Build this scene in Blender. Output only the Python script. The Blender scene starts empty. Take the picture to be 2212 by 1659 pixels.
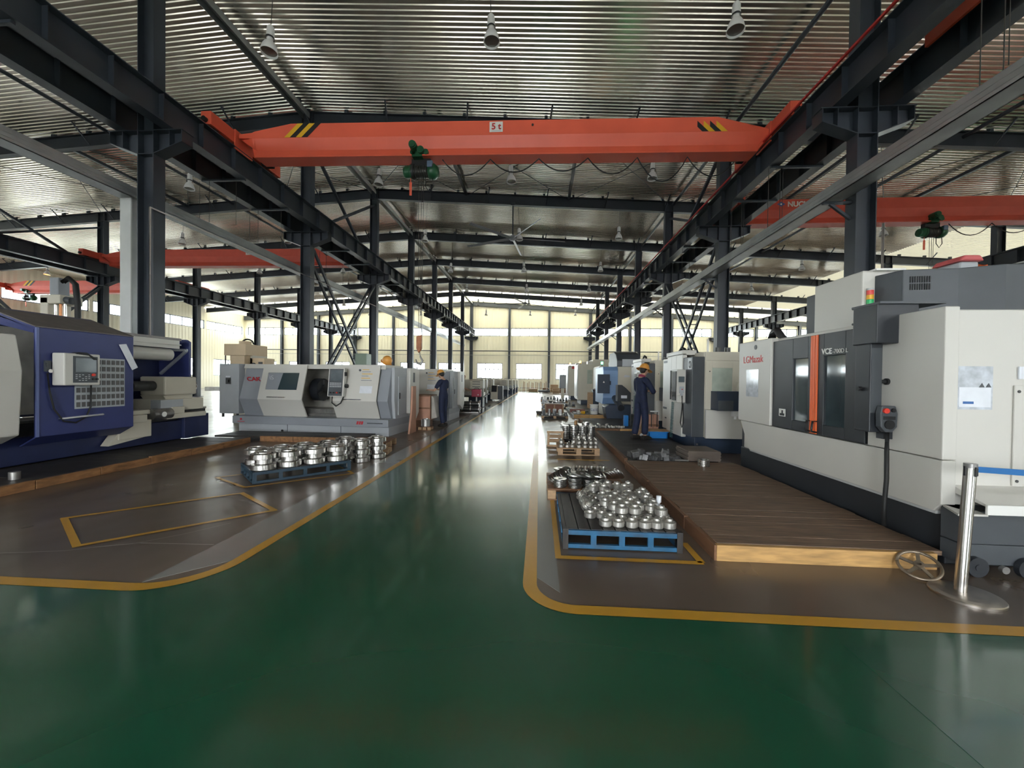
import bpy, math, random
from mathutils import Vector, Matrix
random.seed(11)
SC = bpy.context.scene
COL = SC.collection
R = math.radians

# ------------------------------------------------------------------ camera
# 2212 x 1659 frame, focal length 860 px; eye height 1.47 m, aisle runs along +Y
CAM = bpy.data.cameras.new('camera')
CAM.sensor_fit = 'HORIZONTAL'
CAM.sensor_width = 36.0
CAM.lens = 36.0 * 860.0 / 2212.0
CAM.clip_start, CAM.clip_end = 0.05, 500
cam = bpy.data.objects.new('camera', CAM)
COL.objects.link(cam)
YAW, PITCH, ROLL = R(3.9165), R(0.68), 0.012
_f = Vector((-math.sin(YAW) * math.cos(PITCH), math.cos(YAW) * math.cos(PITCH), -math.sin(PITCH)))
_r = Vector((math.cos(YAW), math.sin(YAW), 0))
_u = _r.cross(_f)
_R = _r * math.cos(ROLL) + _u * math.sin(ROLL)
_U = _u * math.cos(ROLL) - _r * math.sin(ROLL)
_m = Matrix((_R, _U, -_f)).transposed().to_4x4()
_m.translation = (0, 0, 1.47)
cam.matrix_world = _m
SC.camera = cam

# ------------------------------------------------------------------ light: overcast sky through the windows
W = bpy.data.worlds.new('overcast_sky')
SC.world = W
W.use_nodes = True
bg = W.node_tree.nodes['Background']
bg.inputs[0].default_value = (0.90, 0.95, 1.0, 1)
bg.inputs[1].default_value = 7.0
SC.view_settings.view_transform = 'Standard'
SC.view_settings.look = 'None'
SC.view_settings.gamma = 1
SC.view_settings.use_curve_mapping = False
SC.view_settings.exposure = 2.1
def portal(name, loc, rot, sx, sy):
    """daylight portal on a window row: guides the sky's light through the glass"""
    L = bpy.data.lights.new(name, 'AREA')
    L.shape = 'RECTANGLE'; L.size = sx; L.size_y = sy
    L.cycles.is_portal = True
    o = bpy.data.objects.new(name, L); COL.objects.link(o)
    o.location = loc; o.rotation_euler = rot
XW0, XW1, YW0, YW1 = -39.4, 36.6, -9.6, 50.7      # the hall
portal('portal_back_clerestory', (-1.4, YW1 + .3, 7.45), (R(-90), 0, 0), 76, 1.1)
portal('portal_back_windows', (-1.4, YW1 + .3, 2.5), (R(-90), 0, 0), 76, 2.1)
portal('portal_left_clerestory', (XW0 - .3, 29.4, 7.4), (R(-90), 0, R(90)), 42, 1.1)
portal('portal_left_windows', (XW0 - .3, 29.4, 2.4), (R(-90), 0, R(90)), 42, 2.1)
portal('portal_right_clerestory', (XW1 + .3, 29.4, 7.4), (R(-90), 0, R(-90)), 42, 1.1)
portal('portal_right_windows', (XW1 + .3, 29.4, 2.4), (R(-90), 0, R(-90)), 42, 2.1)
portal('portal_front_gate', (-1.3, YW0 - .3, 1.8), (R(-90), 0, R(180)), 2.8, 3.7)
portal('portal_front_clerestory', (-1.4, YW0 - .3, 7.45), (R(-90), 0, R(180)), 76, 1.4)
portal('portal_front_windows', (-1.4, YW0 - .3, 2.5), (R(-90), 0, R(180)), 76, 2.1)
cy = SC.cycles
cy.max_bounces = 6; cy.diffuse_bounces = 3; cy.glossy_bounces = 3; cy.transparent_max_bounces = 8
cy.use_adaptive_sampling = True; cy.adaptive_threshold = .06; cy.adaptive_min_samples = 16
cy.transmission_bounces = 4
cy.caustics_reflective = True; cy.blur_glossy = 1.0; cy.caustics_refractive = False
cy.sample_clamp_indirect = 10.0
cy.use_denoising = True

# ------------------------------------------------------------------ materials
MATS = {}
def mat(name, col, rough=.5, metal=0., var=0., vscale=3., bump=0., bscale=80., rvar=0., coat=0., spec=.5, dirt=0., dcol=(.03, .025, .02), stretch=(1, 1, 1), world=False, emit=None, estr=0., dscale=1.3, crough=.08):
    m = bpy.data.materials.new(name); m.use_nodes = True
    N, L = m.node_tree.nodes, m.node_tree.links
    b = N['Principled BSDF']
    b.inputs['Base Color'].default_value = (*col, 1)
    b.inputs['Roughness'].default_value = rough
    b.inputs['Metallic'].default_value = metal
    b.inputs['Specular IOR Level'].default_value = spec
    b.inputs['Coat Weight'].default_value = coat
    b.inputs['Coat Roughness'].default_value = crough
    if emit:
        b.inputs['Emission Color'].default_value = (*emit, 1); b.inputs['Emission Strength'].default_value = estr; m.cycles.emission_sampling = 'NONE'
    if var or bump or rvar or dirt:
        if world:
            g = N.new('ShaderNodeNewGeometry'); src = g.outputs['Position']
        else:
            g = N.new('ShaderNodeTexCoord'); src = g.outputs['Object']
        mp = N.new('ShaderNodeMapping'); mp.inputs['Scale'].default_value = stretch
        L.new(src, mp.inputs[0]); vec = mp.outputs[0]
        def noise(sc, det=2., ro=.55):
            n = N.new('ShaderNodeTexNoise'); n.inputs['Scale'].default_value = sc
            n.inputs['Detail'].default_value = det; n.inputs['Roughness'].default_value = ro
            L.new(vec, n.inputs['Vector']); return n.outputs['Fac']
        def ramp(fac, a, c):
            r = N.new('ShaderNodeMapRange'); L.new(fac, r.inputs[0])
            r.inputs[1].default_value = .3; r.inputs[2].default_value = .7
            r.inputs[3].default_value = a; r.inputs[4].default_value = c
            return r.outputs[0]
        colout = None
        if var:
            h = N.new('ShaderNodeHueSaturation'); h.inputs['Color'].default_value = (*col, 1)
            L.new(ramp(noise(vscale), 1 - var, 1 + var), h.inputs['Value']); colout = h.outputs[0]
        if dirt:
            mx = N.new('ShaderNodeMix'); mx.data_type = 'RGBA'
            r = N.new('ShaderNodeMapRange'); L.new(noise(dscale, 3, .6), r.inputs[0])
            r.inputs[1].default_value = .46; r.inputs[2].default_value = .80; r.inputs[3].default_value = 0; r.inputs[4].default_value = dirt
            L.new(r.outputs[0], mx.inputs[0])
            if colout: L.new(colout, mx.inputs[6])
            else: mx.inputs[6].default_value = (*col, 1)
            mx.inputs[7].default_value = (*dcol, 1); colout = mx.outputs[2]
        if colout: L.new(colout, b.inputs['Base Color'])
        if rvar:
            L.new(ramp(noise(vscale * 1.7, 2), max(.02, rough - rvar), rough + rvar), b.inputs['Roughness'])
        if bump:
            bp = N.new('ShaderNodeBump'); bp.inputs['Strength'].default_value = bump; bp.inputs['Distance'].default_value = .02
            L.new(noise(bscale, 1), bp.inputs['Height']); L.new(bp.outputs[0], b.inputs['Normal'])
    MATS[name] = m
    return m
def ribs(m, scale, dist=.03, strength=.6, axis=0):
    """vertical sheet-metal ribs as relief, for walls too far away to tell the ribs apart"""
    N, L = m.node_tree.nodes, m.node_tree.links
    g = N.new('ShaderNodeNewGeometry'); s = N.new('ShaderNodeSeparateXYZ'); L.new(g.outputs['Position'], s.inputs[0])
    mu = N.new('ShaderNodeMath'); mu.operation = 'MULTIPLY'; L.new(s.outputs[axis], mu.inputs[0]); mu.inputs[1].default_value = scale
    fr = N.new('ShaderNodeMath'); fr.operation = 'PINGPONG'; L.new(mu.outputs[0], fr.inputs[0]); fr.inputs[1].default_value = 1
    bp = N.new('ShaderNodeBump'); bp.inputs['Strength'].default_value = strength; bp.inputs['Distance'].default_value = dist
    L.new(fr.outputs[0], bp.inputs['Height']); L.new(bp.outputs[0], N['Principled BSDF'].inputs['Normal'])
    return m

STEEL = mat('charcoal_steel_paint', (.030, .037, .048), .42, var=.18, vscale=1.2)
GALV = mat('galvanised_tray', (.30, .31, .31), .42, .55, var=.12, vscale=2)
LGREY = mat('light_grey_paint', (.50, .51, .50), .45, var=.06)
SHEET = mat('roof_sheet', (.72, .68, .61), .22, .85, var=.04, vscale=.25, spec=.6, world=True, stretch=(.3, 3, 1), bump=.35, bscale=1.5)
SHEETF = SHEET
WALLM = ribs(mat('cream_wall_sheet_x', (.66, .63, .50), .5), 5.0, axis=0)
WALLMY = ribs(mat('cream_wall_sheet_y', (.66, .63, .50), .5), 5.0, axis=1)
WFRAME = mat('window_frame_grey', (.18, .20, .24), .5)
CRANE = mat('orange_red_crane_paint', (.80, .125, .065), .42, var=.05, vscale=.8, dirt=.18, dcol=(.45, .05, .03))
CRANE2 = mat('faded_red_crane_paint', (.62, .085, .05), .5, var=.06, dirt=.15, dcol=(.4, .06, .04))
BLACK = mat('black_paint', (.012, .012, .013), .5)
YELLOW = mat('yellow_paint', (.75, .42, .015), .5)
WHITE = mat('white_paint', (.78, .77, .73), .42, var=.03)
RED = mat('red_paint', (.55, .03, .025), .45)
GREEN = mat('hoist_green_paint', (.012, .085, .035), .35, var=.15)
ROPE = mat('wire_rope', (.05, .045, .04), .5, .3)
RUBBER = mat('black_rubber', (.014, .014, .014), .6)
CHROME = mat('bright_steel', (.74, .72, .70), .22, 1.0, var=.06, vscale=12, rvar=.06)
LAMPW = mat('white_lamp_shell', (.72, .71, .69), .35, var=.03)
LAMPI = mat('lamp_reflector', (.30, .29, .27), .25, .7)
m = bpy.data.materials.new('window_glass'); m.use_nodes = True
N, L = m.node_tree.nodes, m.node_tree.links
N.clear()
o_ = N.new('ShaderNodeOutputMaterial'); mx_ = N.new('ShaderNodeMixShader'); t_ = N.new('ShaderNodeBsdfTransparent'); g_ = N.new('ShaderNodeBsdfGlossy')
t_.inputs[0].default_value = (.93, .96, .95, 1); g_.inputs['Roughness'].default_value = .03
mx_.inputs[0].default_value = .06
L.new(t_.outputs[0], mx_.inputs[1]); L.new(g_.outputs[0], mx_.inputs[2]); L.new(mx_.outputs[0], o_.inputs[0])
GLASS = m

# ------------------------------------------------------------------ mesh helpers
WM = {}
def orth(d):
    d = Vector(d).normalized()
    a = Vector((0, 0, 1)) if abs(d.z) < .9 else Vector((1, 0, 0))
    x = d.cross(a).normalized(); return d, x, x.cross(d).normalized()
class MB:
    def __init__(s): s.v = []; s.f = []; s.sm = []
    def add(s, vs, fs, sm=False):
        o = len(s.v); s.v += [tuple(v) for v in vs]; s.f += [tuple(i + o for i in f) for f in fs]; s.sm += [sm] * len(fs); return s
    def box(s, x0, x1, y0, y1, z0, z1):
        return s.add([(x0, y0, z0), (x1, y0, z0), (x1, y1, z0), (x0, y1, z0), (x0, y0, z1), (x1, y0, z1), (x1, y1, z1), (x0, y1, z1)],
                     [(0, 3, 2, 1), (4, 5, 6, 7), (0, 1, 5, 4), (1, 2, 6, 5), (2, 3, 7, 6), (3, 0, 4, 7)])
    def bar(s, p0, p1, w, h, up=None):
        p0, p1 = Vector(p0), Vector(p1); d = (p1 - p0).normalized()
        if up is None: _, x, y = orth(d)
        else:
            x = d.cross(Vector(up)).normalized(); y = x.cross(d).normalized()
        vs = [p + x * sx * w / 2 + y * sy * h / 2 for p in (p0, p1) for sx, sy in ((-1, -1), (1, -1), (1, 1), (-1, 1))]
        return s.add(vs, [(0, 3, 2, 1), (4, 5, 6, 7), (0, 1, 5, 4), (1, 2, 6, 5), (2, 3, 7, 6), (3, 0, 4, 7)])
    def cyl(s, p0, p1, r, n=14, r2=None, caps=True):
        p0, p1 = Vector(p0), Vector(p1); d, x, y = orth(p1 - p0); r2 = r if r2 is None else r2
        ring = lambda p, q: [p + (x * math.cos(2 * math.pi * i / n) + y * math.sin(2 * math.pi * i / n)) * q for i in range(n)]
        a, b = ring(p0, r), ring(p1, r2)
        s.add(a + b, [(i, (i + 1) % n, n + (i + 1) % n, n + i) for i in range(n)], True)
        if caps:
            if r > 0: s.add(a, [tuple(range(n))[::-1]])
            if r2 > 0: s.add(b, [tuple(range(n))])
        return s
    def lathe(s, prof, c=(0, 0, 0), n=20, axis=(0, 0, 1), smooth=False, sharp=True):
        """profile [(r, h)] turned about axis through c"""
        c = Vector(c); d, x, y = orth(axis)
        ring = lambda r, h: [c + d * h + (x * math.cos(2 * math.pi * i / n) + y * math.sin(2 * math.pi * i / n)) * r for i in range(n)]
        if smooth:
            vs = []; fs = []
            for r, h in prof: vs += ring(max(r, 1e-4), h)
            for k in range(len(prof) - 1): fs += [(k * n + i, k * n + (i + 1) % n, (k + 1) * n + (i + 1) % n, (k + 1) * n + i) for i in range(n)]
            s.add(vs, fs, True)
        else:
            for (r0, h0), (r1, h1) in zip(prof, prof[1:]):
                s.add(ring(max(r0, 1e-4), h0) + ring(max(r1, 1e-4), h1), [(i, (i + 1) % n, n + (i + 1) % n, n + i) for i in range(n)], True)
        return s
    def prism(s, pts, axis, a, b):
        """2-D outline extruded along axis: x -> (y,z), y -> (x,z), z -> (x,y)"""
        g = {'x': lambda p, t: (t, p[0], p[1]), 'y': lambda p, t: (p[0], t, p[1]), 'z': lambda p, t: (p[0], p[1], t)}[axis]
        ar = sum(pts[i][0] * pts[(i + 1) % len(pts)][1] - pts[(i + 1) % len(pts)][0] * pts[i][1] for i in range(len(pts)))
        if (ar < 0) != (axis == 'y'): pts = pts[::-1]
        if a > b: a, b = b, a
        n = len(pts); vs = [g(p, a) for p in pts] + [g(p, b) for p in pts]
        return s.add(vs, [tuple(range(n))[::-1], tuple(range(n, 2 * n))] + [(i, (i + 1) % n, n + (i + 1) % n, n + i) for i in range(n)])
    def tube(s, path, r, n=7, caps=True):
        path = [Vector(p) for p in path]; vs = []; fs = []; px = None
        for k, p in enumerate(path):
            d = (path[min(k + 1, len(path) - 1)] - path[max(k - 1, 0)]).normalized()
            if px is None: _, x, y = orth(d)
            else:
                x = (px - d * px.dot(d)).normalized(); y = d.cross(x)
            px = x
            rr = r[k] if isinstance(r, (list, tuple)) else r
            vs += [p + (x * math.cos(2 * math.pi * i / n) + y * math.sin(2 * math.pi * i / n)) * rr for i in range(n)]
        for k in range(len(path) - 1): fs += [(k * n + i, k * n + (i + 1) % n, (k + 1) * n + (i + 1) % n, (k + 1) * n + i) for i in range(n)]
        if caps: fs += [tuple(range(n))[::-1], tuple(range(len(vs) - n, len(vs)))]
        return s.add(vs, fs, True)
    def ball(s, c, r, n=12, m_=8):
        rx, ry, rz = (r, r, r) if not isinstance(r, (tuple, list)) else r
        vs = []; fs = []
        for j in range(m_ + 1):
            t = math.pi * j / m_
            for i in range(n):
                p = 2 * math.pi * i / n
                vs.append((c[0] + rx * max(math.sin(t), 1e-3) * math.cos(p), c[1] + ry * max(math.sin(t), 1e-3) * math.sin(p), c[2] - rz * math.cos(t)))
        for j in range(m_): fs += [(j * n + i, j * n + (i + 1) % n, (j + 1) * n + (i + 1) % n, (j + 1) * n + i) for i in range(n)]
        return s.add(vs, fs, True)
    def mesh(s, name, mats, inv=None):
        me = bpy.data.meshes.new(name)
        vs = s.v if inv is None else [inv @ Vector(v) for v in s.v]
        me.from_pydata(vs, [], s.f)
        me.polygons.foreach_set('use_smooth', s.sm)
        for q in (mats if isinstance(mats, (list, tuple)) else [mats]): me.materials.append(q)
        me.update(); return me
    def build(s, name, mt, parent=None, bevel=0., label=None, local=False):
        inv = None
        if parent is not None and not local:
            inv = WM[parent].inverted()
        o = bpy.data.objects.new(name, s.mesh(name, mt, inv)); COL.objects.link(o)
        if parent is not None:
            o.parent = parent; WM[o] = WM[parent]
        else: WM[o] = Matrix()
        if bevel:
            b = o.modifiers.new('bevel', 'BEVEL'); b.width = bevel; b.segments = 2; b.limit_method = 'ANGLE'; b.angle_limit = R(40)
        if label: o['label'] = label
        return o
def tag(o, label, cat, group=None, kind=None):
    o['label'] = label; o['category'] = cat
    if group: o['group'] = group
    if kind: o['kind'] = kind
    return o
def thing(name, label, cat, loc=(0, 0, 0), rz=0., group=None, kind=None):
    o = bpy.data.objects.new(name, None); COL.objects.link(o)
    o.empty_display_size = .1
    o.location = loc; o.rotation_euler = (0, 0, rz)
    WM[o] = Matrix.Translation(loc) @ Matrix.Rotation(rz, 4, 'Z')
    return tag(o, label, cat, group, kind)
def struct(name, mb, mt, label, cat, bevel=0.):
    return tag(mb.build(name, mt, bevel=bevel), label, cat, kind='structure')
def copy_tree(o, parent=None):
    c = o.copy(); COL.objects.link(c); c.parent = parent
    for ch in o.children: copy_tree(ch, c)
    return c
def place(root, loc, rz=0., label=None, group=None):
    """a copy of a thing with its parts, set down at loc"""
    c = copy_tree(root); c.location = loc; c.rotation_euler = (0, 0, rz)
    if label: c['label'] = label
    if group: c['group'] = group
    return c
def inst(me, name, parent, loc, rot=(0, 0, 0)):
    """one more piece that shares its mesh data, as a part of parent (loc in the parent's own frame)"""
    o = bpy.data.objects.new(name, me); COL.objects.link(o); o.parent = parent
    o.location = loc; o.rotation_euler = rot; return o
def text(s, name, mt, parent, loc, rot, size, shear=0., ext=.002, bold=0., align='LEFT', sx=1.):
    cu = bpy.data.curves.new(name, 'FONT'); cu.body = s; cu.size = size; cu.extrude = ext; cu.shear = shear; cu.offset = bold; cu.align_x = align
    t = bpy.data.objects.new('tmp', cu); COL.objects.link(t)
    bpy.context.view_layer.update()
    me = bpy.data.meshes.new_from_object(t.evaluated_get(bpy.context.evaluated_depsgraph_get()))
    bpy.data.objects.remove(t); bpy.data.curves.remove(cu)
    me.materials.clear(); me.materials.append(mt)
    mw = Matrix.Translation(loc) @ rot.to_4x4() @ Matrix.Diagonal((sx, 1, 1, 1))
    me.transform(WM[parent].inverted() @ mw)
    o = bpy.data.objects.new(name, me); COL.objects.link(o); o.parent = parent; WM[o] = WM[parent]; return o
# text orientations: reading side faces -Y, -X or +X
FACE_Y = Matrix(((1, 0, 0), (0, 0, -1), (0, 1, 0)))
FACE_NX = Matrix(((0, 0, -1), (-1, 0, 0), (0, 1, 0)))
FACE_PX = Matrix(((0, 0, 1), (1, 0, 0), (0, 1, 0)))
ORD = ['first', 'second', 'third', 'fourth', 'fifth', 'sixth', 'seventh', 'eighth', 'ninth', 'tenth', 'eleventh', 'twelfth', 'thirteenth', 'fourteenth', 'fifteenth', 'sixteenth', 'seventeenth', 'eighteenth']
# ================================================================== the hall
XL2, XL, XR, XR2 = -24.0, -8.7, 6.3, 21.5         # column rows
FY = [8.37 + 6 * i for i in range(8)]             # frames
def zr(x): return 11.42 - .062 * abs(x - XL)       # underside of the roof sheet

# ---- floor and its painted areas
FBROWN = mat('brown_grey_epoxy', (.125, .092, .068), .34, var=.20, vscale=.9, rvar=.07, coat=.18, crough=.16, spec=.45, dirt=.55, dcol=(.05, .038, .03), world=True, dscale=.7, stretch=(1, .7, 1))
FGREEN = mat('green_epoxy', (.009, .080, .040), .26, var=.08, vscale=.5, coat=.55, crough=.09, spec=.5, world=True)
FGREY = mat('grey_epoxy', (.24, .235, .22), .18, var=.10, vscale=.8, coat=.35, crough=.12, world=True)
FPALE = mat('pale_green_epoxy', (.026, .092, .056), .16, var=.10, vscale=.8, coat=.5, crough=.12, world=True)
FYEL = mat('yellow_line_paint', (.52, .27, .025), .34, var=.12, vscale=2., coat=.1, spec=.4, world=True, dirt=.35, dcol=(.25, .14, .03), dscale=2.)
CONC = mat('yard_concrete', (.45, .44, .41), .9, var=.1, world=True)
struct('ground', MB().box(-160, 160, -120, 190, -.6, -.25), CONC, 'pale concrete yard outside the hall windows', 'ground')
struct('floor', MB().box(XW0 - .2, XW1 + .2, YW0 - .2, YW1 + .2, -.25, 0), FBROWN, 'brown-grey glossy epoxy workshop floor under the machines', 'floor')
def arc(cx, cy, r, a0, a1, n=10): return [(cx + r * math.cos(R(a0 + (a1 - a0) * i / n)), cy + r * math.sin(R(a0 + (a1 - a0) * i / n))) for i in range(n + 1)]
AX0, AX1, AY = -2.32, -.10, 2.50                  # inner edges of the yellow border
rl, rr = .50, .36
gl = arc(AX0 - rl, AY + rl, rl, 0, -90) ; gr = arc(AX1 + rr, AY + rr, rr, 180, 270)
pts = [(AX0, 47)] + gl + [(XW0 + 1, AY - .02), (XW0 + 1, -9.5), (XW1 - 1, -9.5), (XW1 - 1, AY + .12)] + gr[::-1] + [(AX1, 47)]
struct('floor_green_aisle', MB().prism(pts, 'z', -.01, .002), FGREEN, 'glossy dark green epoxy aisle running down the hall', 'floor')
def stripe(name, inner, outer, label):
    mb = MB(); n = len(inner); vs = [(x, y, .004) for x, y in inner] + [(x, y, .004) for x, y in outer]
    mb.add(vs, [(i, i + 1, n + i + 1, n + i) for i in range(n - 1)])
    struct(name, mb, FYEL, label, 'floor line')
w = .10
stripe('floor_line', [(AX0 - w, 47)] + arc(AX0 - rl, AY + rl, rl - w, 0, -90) + [(XW0 + 1, AY - .02 + w)], [(AX0, 47)] + gl + [(XW0 + 1, AY - .02)], 'yellow line curving round the left corner of the green aisle')
stripe('floor_line', [(AX1, 47)] + gr + [(XW1 - 1, AY + .12)], [(AX1 + w, 47)] + arc(AX1 + rr, AY + rr, rr - w, 180, 270) + [(XW1 - 1, AY + .12 + w)], 'yellow line curving round the right corner of the green aisle')
struct('floor_grey_strip', MB().prism([(-2.79, 2.62), (-2.42, 3.0), (-2.42, 47), (-2.79, 47)][::1], 'z', -.01, .002), FGREY, 'pale grey floor strip left of the green aisle', 'floor')
struct('floor_grey_strip', MB().prism([(0.0, 2.95), (.16, 2.75), (.16, 47), (0, 47)], 'z', -.01, .002), FGREY, 'pale grey floor strip right of the green aisle', 'floor')
struct('floor_pale_patch', MB().prism([(1.72, -5), (9, -5), (9, 2.45), (1.72, 2.34)], 'z', -.01, .0035), FPALE, 'paler green floor patch at the lower right corner', 'floor')
def rect_line(pts, wd, label):
    mb = MB(); n = len(pts)
    for i in range(n):
        a, b = Vector((*pts[i], 0)), Vector((*pts[(i + 1) % n], 0)); d = (b - a).normalized(); q = Vector((-d.y, d.x, 0)) * wd / 2
        mb.add([v + Vector((0, 0, .004 + .0002 * i)) for v in (a - q - d * wd / 2, b - q + d * wd / 2, b + q + d * wd / 2, a + q - d * wd / 2)], [(0, 1, 2, 3)])
    return struct('floor_line', mb, FYEL, label, 'floor line')
rect_line([(-4.80, 3.71), (-3.92, 3.12), (-2.88, 4.16), (-3.70, 4.73)], .055, 'yellow painted rectangle on the bare floor before the flange pallet')
rect_line([(-4.62, 5.42), (-3.86, 4.98), (-2.82, 5.88), (-3.5, 6.6)], .045, 'thin yellow rectangle around the blue pallet of flanges')
mb = MB()
for x0, x1, y0, y1 in ((.15, .20, 3.27, 5.0), (.2, 1.34, 3.27, 3.33), (1.30, 1.36, 3.30, 3.7)): mb.add([(x0, y0, .004), (x1, y0, .004), (x1, y1, .004), (x0, y1, .004)], [(0, 1, 2, 3)])
struct('floor_line', mb, FYEL, 'yellow painted bracket around the worn blue pallet', 'floor line')
struct('floor_line', MB().box(.35, 1.3, 7.38, 7.42, -.002, .004), FYEL, 'thin yellow line before the wooden pallet', 'floor line')
WFLK = mat('pale_scratch', (.32, .29, .26), .5, world=True)
mb = MB()
for p in ([(-4.4, 2.92), (-3.9, 3.02), (-3.75, 3.1), (-3.5, 3.2), (-3.25, 3.45), (-3.05, 3.75)], [(-3.45, 3.22), (-2.8, 3.25)]):
    for a, b in zip(p, p[1:]):
        t = random.uniform(.006, .016); mb.add([(a[0], a[1], .0045), (b[0], b[1], .0045), (b[0], b[1] + t, .0045), (a[0], a[1] + t, .0045)], [(0, 1, 2, 3)])
struct('floor_crack', mb, WFLK, 'pale crack running across the brown floor at left', 'floor crack')

# ---- roof: corrugated sheets, ribs running down the slope
def roof(name, x0, x1, label, ya=YW0, yb=44.45, mt=None):
    mb = MB(); per = .16; n = int((yb - ya) / per); vs = []; y = ya
    prof = [(0, 0), (.088, 0), (.104, -.026), (.140, -.026), (.156, 0)]
    for k in range(n):
        for dy, dz in prof:
            for x in (x0, x1): vs.append((x, y + k * per + dy, zr(x) + dz + .026))
    m2 = len(vs) // 2
    mb.add(vs, [(2 * i, 2 * i + 1, 2 * i + 3, 2 * i + 2) for i in range(m2 - 1)])
    return struct(name, mb, mt or SHEET, label, 'ceiling')
roof('ceiling_left', XW0, XL, 'ribbed metal roof sheet falling away to the left of the ridge')
roof('ceiling_right', XL, XR2 + .1, 'ribbed metal roof sheet falling away to the right of the ridge')

m = bpy.data.materials.new('translucent_sheet'); m.use_nodes = True
N, L = m.node_tree.nodes, m.node_tree.links; N.clear()
o_ = N.new('ShaderNodeOutputMaterial'); mx_ = N.new('ShaderNodeMixShader'); t_ = N.new('ShaderNodeBsdfTranslucent'); d_ = N.new('ShaderNodeBsdfDiffuse')
t_.inputs[0].default_value = (.86, .80, .62, 1); d_.inputs[0].default_value = (.7, .66, .5, 1); mx_.inputs[0].default_value = .82
L.new(t_.outputs[0], mx_.inputs[1]); L.new(d_.outputs[0], mx_.inputs[2]); L.new(mx_.outputs[0], o_.inputs[0])
FRP = m
roof('ceiling_far_left', XW0, XL, 'pale translucent roof sheet over the last bay, left of the ridge', 44.45, 51.2, FRP)
roof('ceiling_far_right', XL, XW1, 'pale translucent roof sheet over the last bay, right of the ridge', 44.45, 51.2, FRP)
FRP2 = FRP.copy(); FRP2.name = 'dim_translucent_sheet'; [setattr(n.inputs[0], 'default_value', .975) for n in FRP2.node_tree.nodes if n.type == 'MIX_SHADER']
roof('ceiling_outer_right', XR2 + .1, XW1, 'pale translucent roof sheet over the outermost right bay', YW0, 44.45, FRP2)
# ---- walls with real openings
WIN_Z, CLE_Z = (1.5, 3.5), (6.95, 7.97)
def band_wall(name, fixed, a0, a1, openings, mt, label, axis, ztop):
    """wall as bands: openings = [(z0, z1, [(s0, s1), ...])]; axis 'x' runs along X at Y = fixed"""
    mb = MB(); t = .12
    bx = (lambda s0, s1, z0, z1: mb.box(s0, s1, fixed - t, fixed + t, z0, z1)) if axis == 'x' else (lambda s0, s1, z0, z1: mb.box(fixed - t, fixed + t, s0, s1, z0, z1))
    z = 0.
    for z0, z1, ops in openings:
        if z0 > z: bx(a0, a1, z, z0)
        s = a0
        for o0, o1 in ops:
            bx(s, o0, z0, z1); s = o1
        bx(s, a1, z0, z1); z = z1
    bx(a0, a1, z, ztop)
    return struct(name, mb, mt, label, 'wall')
bwx = [-3.85 + 5.02 * k for k in range(-7, 9)]     # wind columns of the gable wall
bw = [(x + .86, x + 4.16) for x in bwx[:-1]]
bc = [(x + .16, x + 4.86) for x in bwx[:-1]]
bw = [b for b in bw if b[0] > XW0 + .3 and b[1] < XW1 - .3]; bc = [b for b in bc if b[0] > XW0 + .2 and b[1] < XW1 - .2]
band_wall('wall_back', YW1, XW0, XW1, [(*WIN_Z, bw), (*CLE_Z, bc)], WALLM, 'cream ribbed sheet wall closing the far end of the hall', 'x', 11.9)
drs = [(-2.6, .0)]
fw = [b for b in bw[::3] if all(b[1] < d[0] - .2 or b[0] > d[1] + .2 for d in drs)]
mbf = band_wall('wall_front', YW0, XW0, XW1, [(0.01, 1.5, drs), (1.5, 3.5, sorted(fw + drs)), (3.5, 3.6, drs), (6.85, 8.0, bc[1::3])], WALLM, 'cream ribbed sheet wall behind the viewer with an open gate', 'x', 11.9)
sw = [(y + 1.2, y + 4.8) for y in [FY[0] + 6 * k for k in range(0, 7)]]
sc_ = [(y + .15, y + 5.85) for y in [FY[0] + 6 * k for k in range(0, 7)]]
band_wall('wall_left', XW0, YW0, YW1, [(*WIN_Z, sw), (*CLE_Z, sc_)], WALLMY, 'cream ribbed sheet wall along the far left side', 'y', 9.7)
band_wall('wall_right', XW1, YW0, YW1, [(*WIN_Z, sw), (*CLE_Z, sc_)], WALLMY, 'cream ribbed sheet wall along the far right side', 'y', 9.2)
wn = [0]
def window(axis, fixed, s0, s1, z0, z1, cols, split, label):
    """frame bars and one pane per light; split = transom height (lower lights twice as many) or None"""
    wn[0] += 1; mb = MB(); b = .09; t = .05
    bx = (lambda mb_, u0, u1, v0, v1, tt: mb_.box(u0, u1, fixed - tt, fixed + tt, v0, v1)) if axis == 'x' else (lambda mb_, u0, u1, v0, v1, tt: mb_.box(fixed - tt, fixed + tt, u0, u1, v0, v1))
    for u0, u1, v0, v1 in ((s0, s1, z0, z0 + b), (s0, s1, z1 - b, z1), (s0, s0 + b, z0, z1), (s1 - b, s1, z0, z1)): bx(mb, u0, u1, v0, v1, t)
    cells = []
    zt = z1 if split is None else split
    if split: bx(mb, s0, s1, zt - b / 2, zt + b / 2, t)
    def row(n, a, c):
        for k in range(n):
            u0 = s0 + (s1 - s0) * k / n; u1 = s0 + (s1 - s0) * (k + 1) / n
            if k: bx(mb, u0 - b / 2, u0 + b / 2, a, c, t)
            cells.append((u0 + b / 2, u1 - b / 2, a + b / 2, c - b / 2))
    if split: row(cols * 2, z0, zt); row(cols, zt, z1)
    else: row(cols, z0, z1)
    o = mb.build('window_%d' % wn[0], WFRAME); tag(o, label, 'window', kind='structure')
    for c in cells:
        p = MB(); bx(p, *c, .004); p.build('pane', GLASS, o)
for k, (a, b) in enumerate(bw): window('x', YW1, a, b, *WIN_Z, 3, 2.75, 'wide low window in the far wall, %s from the left' % ORD[k])
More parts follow.
